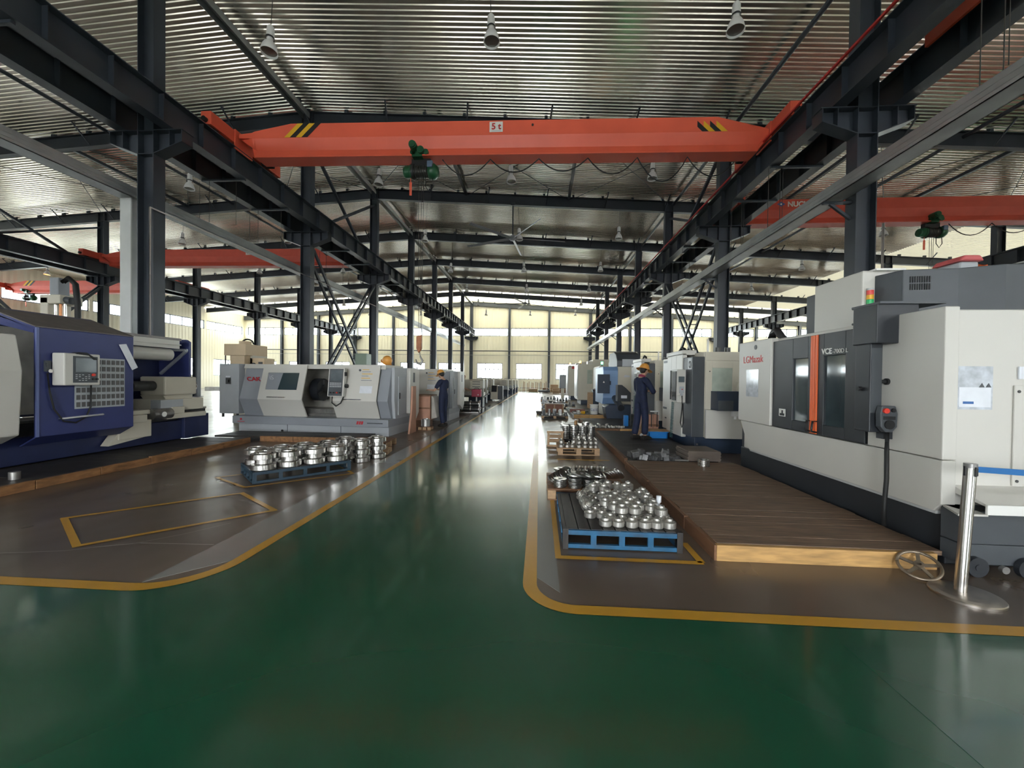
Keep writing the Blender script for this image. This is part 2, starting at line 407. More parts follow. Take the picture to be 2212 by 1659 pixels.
for k, (a, b) in enumerate(bc): window('x', YW1, a, b, *CLE_Z, 4, None, 'high clerestory window in the far wall, %s from the left' % ORD[k])
for side, xx in (('left', XW0), ('right', XW1)):
    for k, (a, b) in enumerate(sw):
        window('y', xx, a, b, *WIN_Z, 3, None, 'low window in the %s side wall, %s from the near end' % (side, ORD[k]))
    for k, (a, b) in enumerate(sc_):
        window('y', xx, a, b, *CLE_Z, 4, None, 'high clerestory window in the %s side wall, %s from the near end' % (side, ORD[k]))
# wind columns and rails on the gable wall
for k, x in enumerate(bwx):
    if XW0 + 1 < x < XW1 - 1 and min(abs(x - q) for q in (XL, XR, XL2, XR2)) > 1.2:
        mb = MB().box(x - .13, x + .13, YW1 - .45, YW1 - .43, 0, zr(x) - .6).box(x - .13, x + .13, YW1 - .15, YW1 - .13, 0, zr(x) - .6).box(x - .01, x + .01, YW1 - .43, YW1 - .15, 0, zr(x) - .6)
        struct('wind_column', mb, STEEL, 'slim steel post on the far wall, %s from the left' % ORD[k], 'column')
struct('trim_1', MB().cyl((XW0 + .5, YW1 - .5, 5.02), (XW1 - .5, YW1 - .5, 5.02), .06, 8), STEEL, 'dark horizontal rail crossing the far wall below the clerestory', 'rail')
struct('trim_2', MB().cyl((XW0 + .5, YW1 - .5, 4.5), (XW1 - .5, YW1 - .5, 4.5), .025, 6), GALV, 'thin pipe crossing the far wall under the dark rail', 'pipe')

# ---- columns with crane brackets
CZ = 6.85
def column_proto(x, sides):
    h = zr(x) - .62
    root = thing('steel_column', 'steel column', 'column', (0, 0, 0), kind='structure')
    mb = MB().box(-.19, -.172, -.14, .14, 0, h).box(.172, .19, -.14, .14, 0, h).box(-.172, .172, -.006, .006, 0, h)
    mb.box(-.172, .172, -.13, .13, CZ - .02, CZ).box(-.172, .172, -.13, .13, CZ - .52, CZ - .5)
    mb.build('shaft', STEEL, root)
    MB().box(-.3, .3, -.25, .25, 0, .03).build('base_plate', STEEL, root)
    for s in sides:
        b = MB().prism([(s * .19, CZ - .02), (s * .85, CZ - .02), (s * .85, CZ - .25), (s * .19, CZ - .5)], 'y', -.008, .008)
        b.box(min(s * .19, s * .88), max(s * .19, s * .88), -.15, .15, CZ - .02, CZ)
        b.prism([(s * .85, CZ - .25), (s * .19, CZ - .5), (s * .19, CZ - .52), (s * .85, CZ - .27)], 'y', -.14, .14)
        b.box(min(s * .835, s * .85), max(s * .835, s * .85), -.14, .14, CZ - .26, CZ).box(s * .55 - .008, s * .55 + .008, -.13, .13, CZ - .37, CZ)
        b.build('bracket', STEEL, root)
    return root
for x, nm, i0, sides in ((XL, 'row left of the aisle', 0, (-1, 1)), (XR, 'row right of the aisle', 0, (-1, 1)), (XL2, 'distant left row', 2, (-1, 1)), (XR2, 'distant right row', 2, (-1, 1))):
    proto = column_proto(x, sides)
    for i in range(i0, 8):
        lab = 'dark steel column in the %s, %s one back' % (nm, ORD[i - i0])
        if i == i0:
            proto.location = (x, FY[i], 0); proto['label'] = lab
        else: place(proto, (x, FY[i], 0), 0, lab)

# ---- rafters, purlin cleats and flange braces
cleat = MB().box(-.05, .05, -.07, .07, 0, .13).box(-.05, .05, -.01, .05, .1, .17).mesh('cleat', STEEL)
brace_me = [MB().bar((0, sy * .05, -.42), (sx * .12, sy * .62, .2), .05, .035).mesh('flange_brace', STEEL) for sx in (-1, 1) for sy in (-1, 1)]
for i in range(1, 8):
    y = FY[i]; mb = MB()
    for x0, x1 in ((XW0 + .2, XL), (XL, XW1 - .2)):
        zt = lambda x: zr(x) - .14
        mb.prism([(x0, zt(x0)), (x1, zt(x1)), (x1, zt(x1) - .5), (x0, zt(x0) - .5)], 'y', y - .007, y + .007)
        for dz in (0, -.48): mb.prism([(x0, zt(x0) + dz), (x1, zt(x1) + dz), (x1, zt(x1) + dz - .018), (x0, zt(x0) + dz - .018)], 'y', y - .11, y + .11)
    for x in (XL, XR, XL2, XR2): mb.box(x - .21, x - .18, y - .11, y + .11, zr(x) - .64, zr(x) - .15).box(x + .18, x + .21, y - .11, y + .11, zr(x) - .66, zr(x) - .17)
    o = struct('rafter', mb, STEEL, 'sloping steel roof rafter spanning the hall, %s one back' % ORD[i - 1], 'rafter')
    k = 0; x = XL - 29.4
    while x < XW1 - .5:
        if (i < 4 or k % 1 == 0): inst(cleat, 'cleat', o, (x, y, zr(x) - .14))
        if k % 2 == 0 and i < 6:
            inst(brace_me[(0 if x < XL else 2) + 0], 'flange_brace', o, (x + .1, y, zr(x) - .14))
        x += 1.47; k += 1

# ---- ties along the hall: ridge channel, eave pipes
for i in range(-1, 7):
    y0 = FY[i] + .12 if i >= 0 else FY[0] - 6; y1 = FY[i + 1] - .12 if i >= 0 else FY[0] - .12
    z = zr(XL) - .22
    mb = MB().box(XL - .13, XL - .115, y0, y1, z - .2, z).box(XL + .115, XL + .13, y0, y1, z - .2, z).box(XL - .115, XL + .115, y0, y1, z - .015, z)
    if i >= 0:
        struct('ridge_tie', mb, GALV if i == 0 else LGREY, 'grey ridge channel along the roof ridge, %s bay back' % ORD[i], 'tie beam')
        for x, zz, nm in ((XR + .2, zr(XR) - .3, 'over the right column row'), (XL + 7.6 - 15.3, zr(-16.4) - .3, 'over the left bay'), (XR + 7.6, zr(13.9) - .35, 'over the right bay')):
            struct('roof_strut', MB().cyl((x, y0, zz), (x, y1, zz), .065, 10), STEEL, 'round steel strut %s, %s bay back' % (nm, ORD[i]), 'roof strut')
# bracing bay between the second and third frames
for x in (-3.85, 1.37, -13.7, -19.0, 11.4, 16.4):
    struct('roof_strut', MB().bar((x, FY[1] + .12, zr(x) - .2), (x, FY[2] - .12, zr(x) - .2), .12, .12, (0, 0, 1)), STEEL, 'square roof strut in the braced bay at %s' % {-3.85: 'left over the aisle', 1.37: 'right over the aisle', -13.7: 'the left bay near the columns', -19.0: 'the left bay far from the columns', 11.4: 'the right bay near the columns', 16.4: 'the right bay far from the columns'}[x], 'roof strut')
xs = [XL2, -19.0, -13.7, XL, -3.85, 1.37, XR, 11.4, 16.4, XR2]
for k, (a, b) in enumerate(zip(xs, xs[1:])):
    r = tag(MB().cyl((a, FY[1], zr(a) - .25), (b, FY[2], zr(b) - .25), .013, 6).build('brace_rod', STEEL), 'thin roof brace rod rising to the far frame, %s panel from the left' % ORD[k], 'brace rod', kind='structure')
    r = tag(MB().cyl((a, FY[2], zr(a) - .28), (b, FY[1], zr(b) - .28), .013, 6).build('brace_rod', STEEL), 'thin roof brace rod falling to the near frame, %s panel from the left' % ORD[k], 'brace rod', kind='structure')
# cross bracing between the columns of that bay: laced below the runway, single bars above
for x, nm in ((XL, 'left'), (XR, 'right'), (XL2, 'distant left')):
    for s, (ya, yb) in enumerate(((FY[1] + .15, FY[2] - .15), (FY[2] - .15, FY[1] + .15))):
        za, zb = 6.25, .4
        root = thing('lattice_brace', 'laced diagonal column brace in the %s row, falling %s' % (nm, 'away from the viewer' if s == 0 else 'towards the viewer'), 'brace', (x, ya, za), kind='structure')
        dx = .15 if s == 0 else .10
        for q in (-dx, dx): MB().bar((x + q, ya, za), (x + q, yb, zb), .07, .11, (0, 0, 1)).build('chord', STEEL, root)
        rung = MB().box(-dx, dx, -.02, .02, -.02, .02).mesh('rung', STEEL)
        for k in range(1, 12):
            t = k / 12; inst(rung, 'rung', root, (0, (yb - ya) * t, (zb - za) * t))
        struct('upper_brace', MB().bar((x + (.05 if s else -.05), ya, 10.4 + (zr(x) - 11.4)), (x + (.05 if s else -.05), yb, 7.0), .10, .10, (0, 0, 1)), STEEL, 'single diagonal bar above the runway in the %s row, falling %s' % (nm, 'away from the viewer' if s == 0 else 'towards the viewer'), 'brace')

# ---- crane runway girders with stiffeners
GZ0, GZ1 = CZ, CZ + .62
stif = MB().box(-.12, .12, -.006, .006, GZ0 + .02, GZ1 - .02).mesh('stiffener', STEEL)
runways = [(XL + .55, 'left, aisle side'), (XL - .55, 'left, outer side'), (XR - .55, 'right, aisle side'), (XR + .55, 'right, outer side'), (XL2 + .55, 'distant left, near side'), (XL2 - .55, 'distant left, far side'), (XR2 - .55, 'distant right, near side')]
for x, nm in runways:
    y0, y1 = (-6, 49.6)
    mb = MB().box(x - .16, x + .16, y0, y1, GZ1 - .02, GZ1).box(x - .13, x + .13, y0, y1, GZ0, GZ0 + .02).box(x - .007, x + .007, y0, y1, GZ0 + .02, GZ1 - .02)
    o = struct('runway_girder', mb, STEEL, 'long dark crane runway girder, %s' % nm, 'girder')
    MB().box(x - .035, x + .035, y0, y1, GZ1, GZ1 + .07).build('rail', STEEL, o)
    for k in range(45):
        yy = 5.0 + k
        if yy < 49.5: inst(stif, 'stiffener', o, (x, yy, 0))
tag(MB().box(XR - .80, XR - .76, -6, 49.6, GZ1 - .005, GZ1 + .035).build('conductor_bar', RED), 'red power conductor bar along the right runway girder', 'conductor bar', kind='structure')
# ---- cable trays, their hangers
def tray(x, z, w_, h_, y0, y1, label):
    o = struct('cable_tray', MB().box(x - w_ / 2, x + w_ / 2, y0, y1, z, z + .012).box(x - w_ / 2, x - w_ / 2 + .012, y0, y1, z, z + h_).box(x + w_ / 2 - .012, x + w_ / 2, y0, y1, z, z + h_), GALV, label, 'cable tray')
    for k in range(3): MB().cyl((x - w_ / 4 + k * w_ / 4, y0, z + .04), (x - w_ / 4 + k * w_ / 4, y1, z + .04), .025, 6).build('cable', RUBBER, o)
    for s in (-1, 1):
        for zz in (z + h_ * .33, z + h_ * .66): MB().box(x + s * w_ / 2 - .004, x + s * w_ / 2 + .004, y0, y1, zz - .012, zz + .012).build('side_rib', GALV, o)
    return o
tray(-9.25, 5.42, .34, .24, -4, 48, 'grey cable tray hung behind the left column row')
tray(5.78, 5.08, .34, .24, -4, 48, 'grey cable tray hung before the right column row')
kk = [0, 0]
for j, (xa, xb, xt, zt, nm) in enumerate(((XL - .62, XL + .62, -9.25, 5.66, 'left'), (XR - .62, XR + .62, 5.78, 5.32, 'right'))):
    for y in (5.6, 10.4, 12.3, 16.4, 18.4, 22.4, 24.4, 28.4, 30.4, 34.4, 36.4):
        root = thing('tray_hanger', 'thin cross bar with hanger rods under the %s runway, %s from the viewer' % (nm, ORD[kk[j]]), 'hanger', (xt, y, GZ0), kind='structure'); kk[j] += 1
        MB().box(xa, xb, y - .03, y + .03, GZ0 - .05, GZ0).build('cross_bar', STEEL, root)
        for dx in (-.14, .14): MB().cyl((xt + dx, y, zt - .22), (xt + dx, y, GZ0 - .05), .007, 6).build('rod', ROPE, root)
        if y < 13: MB().cyl((xb - .25 if j == 0 else xa + .3, y, 5.6), (xb - .25 if j == 0 else xa + .3, y, GZ0 - .05), .006, 6).build('rod', ROPE, root)
for i in range(0, 7):
    y = FY[i]
    struct('tray_bracket', MB().box(5.58, XR - .19, y - .03, y + .03, 5.02, 5.07).bar((5.72, y, 5.03), (XR - .19, y, 4.72), .05, .05), STEEL, 'small angled bracket holding the right cable tray, %s column' % ORD[i], 'bracket')
dropw = thing('cable_duct', 'tall pale grey cable duct dropping beside the first left column', 'cable duct', (-9.3, 8.3, 2.3), kind='structure')
MB().box(-9.40, -9.16, 8.36, 8.62, .3, 5.5).build('duct', GALV, dropw)
MB().box(-9.41, -9.15, 8.33, 8.36, .3, 5.52).build('cover', LGREY, dropw)
struct('conduit', MB().tube([(-8.45, 8.1, 5.1), (-8.45, 8.1, 2.2)], .022).tube([(-8.45, 8.1, 5.1), (-8.45, 20, 5.15)], .016), mat('pale_conduit', (.55, .5, .46), .5), 'thin pale conduit climbing the first left column', 'conduit')
struct('conduit', MB().tube([(6.55, 8.15, 4.55), (6.55, 8.15, 0)], .022), MATS['pale_conduit'], 'thin pale conduit running down the first right column', 'conduit')

# ---- high-bay lamps
def lamp_proto():
    root = thing('high_bay_lamp', 'lamp', 'lamp', (0, 0, 0))
    MB().cyl((0, 0, .62), (0, 0, 2.0), .008, 6).build('cord', ROPE, root)
    MB().lathe([(.0, .62), (.05, .62), (.075, .58), (.085, .36), (.085, .34), (0, .34)], n=18).build('ballast', LAMPW, root)
    MB().lathe([(.087, .36), (.092, .35), (.092, .33), (.087, .32)], n=18).build('band', BLACK, root)
    MB().lathe([(.06, .34), (.065, .27)], n=18).build('neck', LAMPW, root)
    MB().lathe([(.065, .27), (.11, .22), (.15, .13), (.172, .03), (.175, .0), (.168, .0), (.145, .12), (.105, .21), (.0, .25)], n=24, smooth=True).build('shade', LAMPW, root)
    MB().lathe([(.0, .045), (.160, .045)], n=24).build('lens', LAMPI, root)
    return root
lp = lamp_proto(); first = True
def lamp(x, y, label, tilt=0):
    global first
    h = zr(x) - .62
    if first: o = lp; o['label'] = label; o['group'] = 'white high-bay lamps'; first = False
    else: o = place(lp, (0, 0, 0), 0, label, 'white high-bay lamps')
    o.location = (x, y, 8.62)
    for c in o.children:
        if c.name.startswith('cord'): c.scale = (1, 1, 1); c.data = c.data.copy(); [setattr(v.co, 'z', h - 8.62 + .4) for v in c.data.vertices if v.co.z > 1]
    o.rotation_euler = (R(-4 + tilt), R(3 * math.sin(x * 3 + y)), 0)
for i in range(0, 7):
    for x, nm in ((-6.05, 'left'), (-1.1, 'middle'), (3.9, 'right')):
        lamp(x, FY[i] + .12, 'white bell-shaped hanging lamp over the aisle bay, %s of its row, %s row back' % (nm, ORD[i]))
for i in range(1, 7):
    for x, nm in ((-13.5, 'nearer'), (-19.5, 'farther')):
        if i > 1 or x > -18: lamp(x, FY[i] + .12, 'white hanging lamp over the left bay, %s of its pair, %s row back' % (nm, ORD[i]))
    for x, nm in ((11.3, 'nearer'), (16.5, 'farther')):
        if i > 1 or x < 12: lamp(x, FY[i] + .12, 'white hanging lamp over the right bay, %s of its pair, %s row back' % (nm, ORD[i]))
lamp(-35.6, FY[3] + .12, 'hanging lamp glowing orange over the farthest left bay')
glow = [o for o in COL.objects if o.type == 'EMPTY' and 'glowing orange' in o.get('label', '')][0]
for c_ in glow.children:
    if c_.name.startswith('lens'):
        c_.data = c_.data.copy(); c_.data.materials.clear(); c_.data.materials.append(mat('lit_lamp', (.9, .4, .1), .4, emit=(1, .35, .06), estr=9.))
for i in (3, 4, 5, 6):
    lamp(-29.5, FY[i] + .12, 'white hanging lamp over the farthest left bay, %s row back' % ORD[i])
# ---- ceiling fans
def fan(x, y, z, rot, label):
    root = thing('ceiling_fan', label, 'ceiling fan', (x, y, z))
    MB().cyl((x, y, z + .12), (x, y, zr(x) - .6), .035, 10).box(x - .1, x + .1, y - .1, y + .1, zr(x) - .66, zr(x) - .5).build('down_rod', STEEL, root)
    MB().lathe([(0, .16), (.1, .16), (.17, .1), (.17, -.04), (.12, -.1), (0, -.12)], (x, y, z), 20).build('hub', mat('fan_hub_grey', (.25, .25, .26), .4) if 'fan_hub_grey' not in MATS else MATS['fan_hub_grey'], root)
    for k in range(5):
        a = R(rot + 72 * k); d = Vector((math.cos(a), math.sin(a), 0)); q = Vector((-d.y, d.x, 0))
        b = MB(); c = Vector((x, y, z))
        vs = []
        for t, w0 in ((.15, .05), (.35, .07), (2.75, .055)):
            for s in (-1, 1): vs += [c + d * t + q * w0 * s + Vector((0, 0, .03 * s - .012)), c + d * t + q * w0 * s + Vector((0, 0, .03 * s + .012))]
        fs = []
        for j in (0, 4): fs += [(j, j + 2, j + 6, j + 4), (j + 1, j + 5, j + 7, j + 3), (j, j + 4, j + 5, j + 1), (j + 2, j + 3, j + 7, j + 6)]
        b.add(vs, fs + [(0, 1, 3, 2), (8, 10, 11, 9)]).build('blade', MATS['fan_hub_grey'], root)
fan(-1.45, 20.37, 8.66, 12, 'big five-blade ceiling fan above the aisle, nearer one')
fan(-1.45, 38.37, 8.75, 35, 'big five-blade ceiling fan above the aisle, farther one')

# ---- overhead travelling cranes
def crane(x0, x1, y, skew, mt, label, hoist_x, capacity, logo, hoist_label, near=True):
    root = thing('bridge_crane', label, 'crane', ((x0 + x1) / 2, y, GZ1), 0)
    ym = y; ys = lambda x: y + skew * (x - (x0 + x1) / 2) / (x1 - x0)
    zt, zb = GZ1 + .60, GZ1 - .26
    # girder: box above, slanted throat, bottom flange; ends tapered
    sec = [(-.24, 1.0), (.24, 1.0), (.24, .57), (.15, .25), (.20, .04), (.23, .04), (.23, 0), (-.23, 0), (-.23, .04), (-.20, .04), (-.15, .25), (-.24, .57)]
    st = [(x0 + .20, .58, .70), (x0 + .55, .30, .74), (x0 + .62, 0, .78), (x0 + 1.6, 0, 1.0), (x1 - 1.4, 0, 1.0), (x1 - .42, 0, .72), (x1 - .35, .12, .70), (x1 - .12, .42, .62)]
    mb = MB(); vs = []
    H = zt - zb
    for x, lo, hi in st:
        for dy, t in sec:
            t = min(max(t, lo), hi); vs.append((x, ys(x) + dy, zb + t * H))
    n = len(sec)
    fs = [(k * n + i, (k + 1) * n + i, (k + 1) * n + (i + 1) % n, k * n + (i + 1) % n) for k in range(len(st) - 1) for i in range(n)]
    fs += [tuple(range(n)), tuple(range(len(vs) - 1, len(vs) - n - 1, -1))]
    mb.add(vs, fs); mb.build('girder', mt, root, label='orange-red painted box girder')
    for x in (x0, x1):
        yy = ys(x); s = 1 if x == x0 else -1
        e = MB().box(x - .13, x + .13, yy - 1.05, yy + 1.55, GZ1 + .10, GZ1 + .42).box(x + (s * .13 - .02), x + (s * .13 + .02), yy - .3, yy + .34, GZ1 - .05, GZ1 + .45)
        t = e.build('end_truck', mt, root, .01)
        for dy in (-.8, 1.3): MB().cyl((x - .06, yy + dy, GZ1 + .16), (x + .06, yy + dy, GZ1 + .16), .10, 16).build('wheel', BLACK, t)
        for dy in (-1.05, 1.55): MB().cyl((x, yy + dy, GZ1 + .2), (x, yy + dy + (.08 if dy > 0 else -.08), GZ1 + .2), .06, 10).build('buffer', BLACK, t)
        MB().cyl((x + s * .14, yy + .75, GZ1 + .12), (x + s * .62, yy + .75, GZ1 + .12), .09, 14).box(x + s * .3 - .12, x + s * .3 + .12, yy + .63, yy + .87, GZ1 + .02, GZ1 + .25).build('drive_motor', BLACK, t)
    # hazard stripes at both ends, on the side facing the viewer
    for sgn, xa in ((1, x0 + 1.42), (-1, x1 - 1.15)) if not logo else ():
        for k in range(4):
            a = xa + sgn * k * .155; lean = .36 * sgn
            yy = ys(a) - .244
            MB().prism([(a, zb + .585 * H), (a + sgn * .155, zb + .585 * H), (a + sgn * .155 + lean, zb + .99 * H), (a + lean, zb + .99 * H)], 'y', yy - .003, yy + .003).build('hazard_stripe', YELLOW if k % 2 == 0 else BLACK, root)
    xm = (x0 + x1) / 2
    if capacity:
        yy = ys(capacity[0]) - .245
        pl = MB().box(capacity[0], capacity[0] + .34, yy - .006, yy, zb + .65 * H, zb + .95 * H).build('capacity_plate', WHITE, root)
        text('5 t', 'lettering', RED, pl, (capacity[0] + .05, yy - .007, zb + .73 * H), FACE_Y, .22, bold=.006)
        MB().box(capacity[0] + .05, capacity[0] + .29, yy - .007, yy - .006, zb + .672 * H, zb + .69 * H).build('fine_print', LGREY, pl)
        for dx in (-.75, 1.1): MB().cyl((capacity[0] + dx, yy - .002, zb + .84 * H), (capacity[0] + dx, yy + .02, zb + .84 * H), .028, 12).build('bolt_hole', BLACK, root)
    if logo:
        yy = ys(logo[0]) - .245
        MB().prism([(logo[0] - .14, zb + .8 * H), (logo[0], zb + .9 * H), (logo[0] + .14, zb + .8 * H), (logo[0], zb + .7 * H)], 'y', yy - .004, yy).build('emblem', mat('emblem_blue', (.05, .09, .3), .5), root)
        MB().prism([(logo[0] - .05, zb + .8 * H), (logo[0], zb + .84 * H), (logo[0] + .05, zb + .8 * H), (logo[0], zb + .76 * H)], 'y', yy - .006, yy - .004).build('emblem_centre', WHITE, root)
        text('NUCLEON', 'lettering', WHITE, root, (logo[0] + .22, yy - .002, zb + .70 * H), FACE_Y, .25, bold=.008)
    # festoon cable under the girder
    if hoist_x is None: return root
    p = []; xs_ = hoist_x + .55
    n_l = max(3, int((x1 - .7 - xs_) / 1.25))
    if near:
        for k in range(n_l):
            a = xs_ + (x1 - .8 - xs_) * k / n_l; b = xs_ + (x1 - .8 - xs_) * (k + 1) / n_l; sag = [.42, .35, .33, .42, .62, .5][k % 6]
            for j in range(10):
                t = j / 10; p.append((a + (b - a) * t, ys(a) - .05, zb - .02 - sag * 4 * t * (1 - t)))
        MB().tube(p, .016, 6).build('festoon_cable', RUBBER, root)
    # hoist: a trolley of its own running on the bottom flange
    hx, hy, hz = hoist_x, ys(hoist_x) - .05, zb - .33
    ho = thing('electric_hoist', hoist_label, 'hoist', (hx, hy, hz))
    MB().lathe([(0, -.46), (.13, -.46), (.15, -.42), (.15, -.30), (.18, -.28), (.18, -.22)], (hx, hy, hz), 18, (1, 0, 0)).build('motor', GREEN, ho)
    MB().lathe([(.185, -.24), (.2, -.24), (.2, -.18), (.16, -.18)], (hx, hy, hz), 18, (1, 0, 0)).build('coupling', BLACK, ho)
    MB().cyl((hx - .18, hy, hz), (hx + .2, hy, hz), .15, 18).build('drum', mat('greasy_drum', (.05, .05, .045), .3, .6) if 'greasy_drum' not in MATS else MATS['greasy_drum'], ho)
    for k in range(6): MB().lathe([(.15, -.012), (.16, 0), (.15, .012)], (hx - .14 + k * .06, hy, hz), 18, (1, 0, 0)).build('rope_turn', ROPE, ho)
    MB().lathe([(0, .46), (.12, .44), (.19, .36), (.2, .28), (.2, .2), (.16, .19)], (hx, hy, hz), 18, (1, 0, 0), smooth=True).build('gearbox', GREEN, ho)
    MB().box(hx + .2, hx + .34, hy - .22, hy - .12, hz + .02, hz + .18).build('control_box', mat('blue_grey_box', (.12, .17, .26), .4) if 'blue_grey_box' not in MATS else MATS['blue_grey_box'], ho, .008)
    tr = MB().box(hx - .26, hx + .24, hy - .03, hy + .13, hz + .15, hz + .34).build('trolley', BLACK, ho)
    for dx in (-.18, .16):
        for s in (-.2, .3): MB().cyl((hx + dx, hy + s, hz + .42), (hx + dx, hy + s * .6, hz + .42), .07, 12).build('trolley_wheel', GREEN, tr)
    MB().cyl((hx - .14, hy - .36, hz + .52), (hx - .14, hy - .1, hz + .52), .10, 16).cyl((hx - .14, hy - .40, hz + .52), (hx - .14, hy - .36, hz + .52), .085, 16).build('travel_motor', GREEN, ho)
    MB().box(hx - .2, hx + .06, hy - .2, hy + .0, hz + .30, hz + .50).cyl((hx + .04, hy - .28, hz + .44), (hx + .04, hy - .05, hz + .44), .09, 14).build('travel_gear', GREEN, ho)
    MB().box(hx - .31, hx - .25, hy - .04, hy - .02, hz - .62, hz - .28).cyl((hx - .28, hy - .03, hz - .3), (hx - .28, hy - .03, hz - .15), .008, 6).build('warning_tag', CRANE, ho, label='hanging orange warning tag')
    if near:
        MB().tube([(hx + .3, hy - .03, hz - .15), (hx + .32, hy - .03, hz - .4), (hx + .22, hy - .03, hz - .55), (hx + .12, hy - .03, hz - .4), (hx + .12, hy - .03, hz - .1)], .012, 6).build('cable_loop', RUBBER, ho)
        hk = 2.55
        for dx in (-.08, .0, .06): MB().cyl((hx + dx, hy, hz), (hx + dx * .5 + .0, hy, hk), .007, 6).build('rope', ROPE, ho)
        blk = MB().prism([(hx - .09, hk + .02), (hx + .05, hk + .06), (hx + .05, hk - .3), (hx - .03, hk - .42), (hx - .09, hk - .3)], 'y', hy - .05, hy + .05).build('hook_block', mat('rusty_orange', (.36, .13, .05), .5, var=.3, vscale=8), ho, .015)
        MB().tube([(hx - .01, hy, hk - .4), (hx + .01, hy, hk - .52), (hx + .07, hy, hk - .62), (hx + .02, hy, hk - .72), (hx - .08, hy, hk - .68), (hx - .11, hy, hk - .58)], [.022, .025, .032, .035, .028, .012], 8).build('hook', mat('worn_hook', (.30, .29, .28), .4, .7), ho)
    return root
crane(XL + .55, XR - .55, 10.42, .35, CRANE, 'orange overhead crane marked 5 t spanning the aisle bay', -3.15, (-1.35,), None, 'green electric hoist under the nearest orange crane girder')
crane(XR + .55, XR2 - .55, 15.3, 0, CRANE2, 'red overhead crane with white lettering spanning the right bay', 13.9, None, (8.62,), 'green electric hoist under the right bay crane')
crane(XL2 + .55, XL - .55, 20.0, .2, CRANE2, 'faded red overhead crane across the left bay, nearer one', -20.5, (-15.3,), None, 'green electric hoist on the nearer left bay crane', False)
crane(XW0 + 1.2, XL2 - .55, 26.3, .2, CRANE2, 'faded red overhead crane across the farthest left bay', -36.5, (-31,), None, 'green electric hoist on the farthest left crane', False)

nc = crane(XR + .55, XR2 - .55, 5.85, 0, CRANE, 'orange crane of the right bay whose end truck shows at the upper right corner', None, None, None, '', False)
MB().box(XR + .30, XR + .35, 4.7, 7.45, GZ1 - .16, GZ1 + .16).build('guide_plate', CRANE, nc)
# ================================================================== machine tools
MWHITE = mat('machine_white', (.58, .56, .51), .38, var=.03, vscale=1.2)
MCREAM = mat('machine_cream', (.60, .56, .46), .42, var=.04, vscale=1.5, dirt=.12, dcol=(.35, .31, .24))
MGREY = mat('machine_grey', (.27, .285, .31), .42, var=.04, vscale=2)
MLGREY = mat('machine_light_grey', (.40, .42, .44), .42, var=.05, vscale=2)
MDARK = mat('machine_charcoal', (.022, .025, .030), .42, var=.1, vscale=3)
MDARK2 = mat('machine_slate', (.065, .072, .080), .45, var=.08, vscale=3)
MNAVY = mat('machine_navy', (.020, .034, .062), .42, var=.08)
MBLUE = mat('lathe_blue', (.028, .038, .14), .45, var=.06, vscale=4)
MDBLUE = mat('lathe_base_blue', (.012, .019, .070), .5, var=.15, vscale=4)
MSKY = mat('machine_sky_blue', (.22, .36, .60), .42, var=.04)
ORANGE = mat('orange_trim', (.80, .13, .02), .4)
TGLASS = mat('tinted_glass', (.035, .055, .062), .06, spec=.8, coat=.6)
MGLASS = mat('milky_glass', (.42, .47, .40), .12, spec=.6, var=.12, vscale=5, coat=.4)
SCREEN = mat('grey_screen', (.10, .12, .13), .15, var=.15, vscale=6)
PAPER = mat('white_paper', (.72, .74, .78), .7, var=.05, vscale=9)
PLASTIC = mat('plastic_sleeve', (.55, .58, .62), .12, var=.2, vscale=14, coat=.4)
KEYS = mat('key_legend', (.6, .6, .6), .5)
INNER = mat('oily_interior', (.48, .46, .40), .45, var=.25, vscale=3, dirt=.5, dcol=(.08, .07, .05))
IRON = mat('cast_iron', (.07, .07, .068), .4, .6, var=.2, vscale=8)
WORN = mat('worn_steel', (.34, .33, .31), .35, .8, var=.2, vscale=7)
GREYTXT = mat('grey_lettering', (.55, .57, .60), .5)
TEAL = mat('teal_coil', (.02, .10, .11), .45)
def boxpart(name, mt, root, *b, bevel=.012, label=None): return MB().box(*b).build(name, mt, root, bevel, label)
def windowed(axis_fixed, y0, y1, z0, z1, w, x0, x1):
    """panel in the plane x0..x1 with a window hole w = (y0, y1, z0, z1)"""
    mb = MB(); a, b, c, d = w
    mb.box(x0, x1, y0, a, z0, z1).box(x0, x1, b, y1, z0, z1).box(x0, x1, a, b, z0, c).box(x0, x1, a, b, d, z1)
    return mb

# ---------------------------------------------------------------- big white machining centre at the right
r = thing('machining_center', 'large white machining centre with black doors and orange stripe at right', 'machine tool', (4.6, 5.05, 0))
FX = 3.25
boxpart('base', MDARK, r, 3.32, 6.1, 3.47, 6.78, 0, .42)
MB().prism([(6.78, .0), (6.78, .9), (6.68, .9), (6.40, .42), (6.40, 0)], 'x', 3.34, 5.8).build('end_guard', MDARK, r)
body = boxpart('body', MWHITE, r, 3.31, 5.95, 3.47, 6.66, .42, 2.08)
MB().prism([(6.67, .855), (6.39, .43), (3.50, .43), (3.435, .50), (3.435, .855)], 'x', FX, 3.36).build('lower_skirt', MWHITE, r, .008)
MB().box(3.27, 3.33, 3.5, 6.4, .405, .43).build('drip_edge', LGREY, r)
boxpart('front_panel', MWHITE, r, FX - .035, 3.34, 5.79, 6.67, .862, 2.09)
MB().prism([(3.435, .862), (4.17, .862), (4.17, 1.80), (4.06, 1.80), (4.06, 2.10), (3.435, 2.10)], 'x', FX, 3.36).build('front_panel', MWHITE, r, .008)
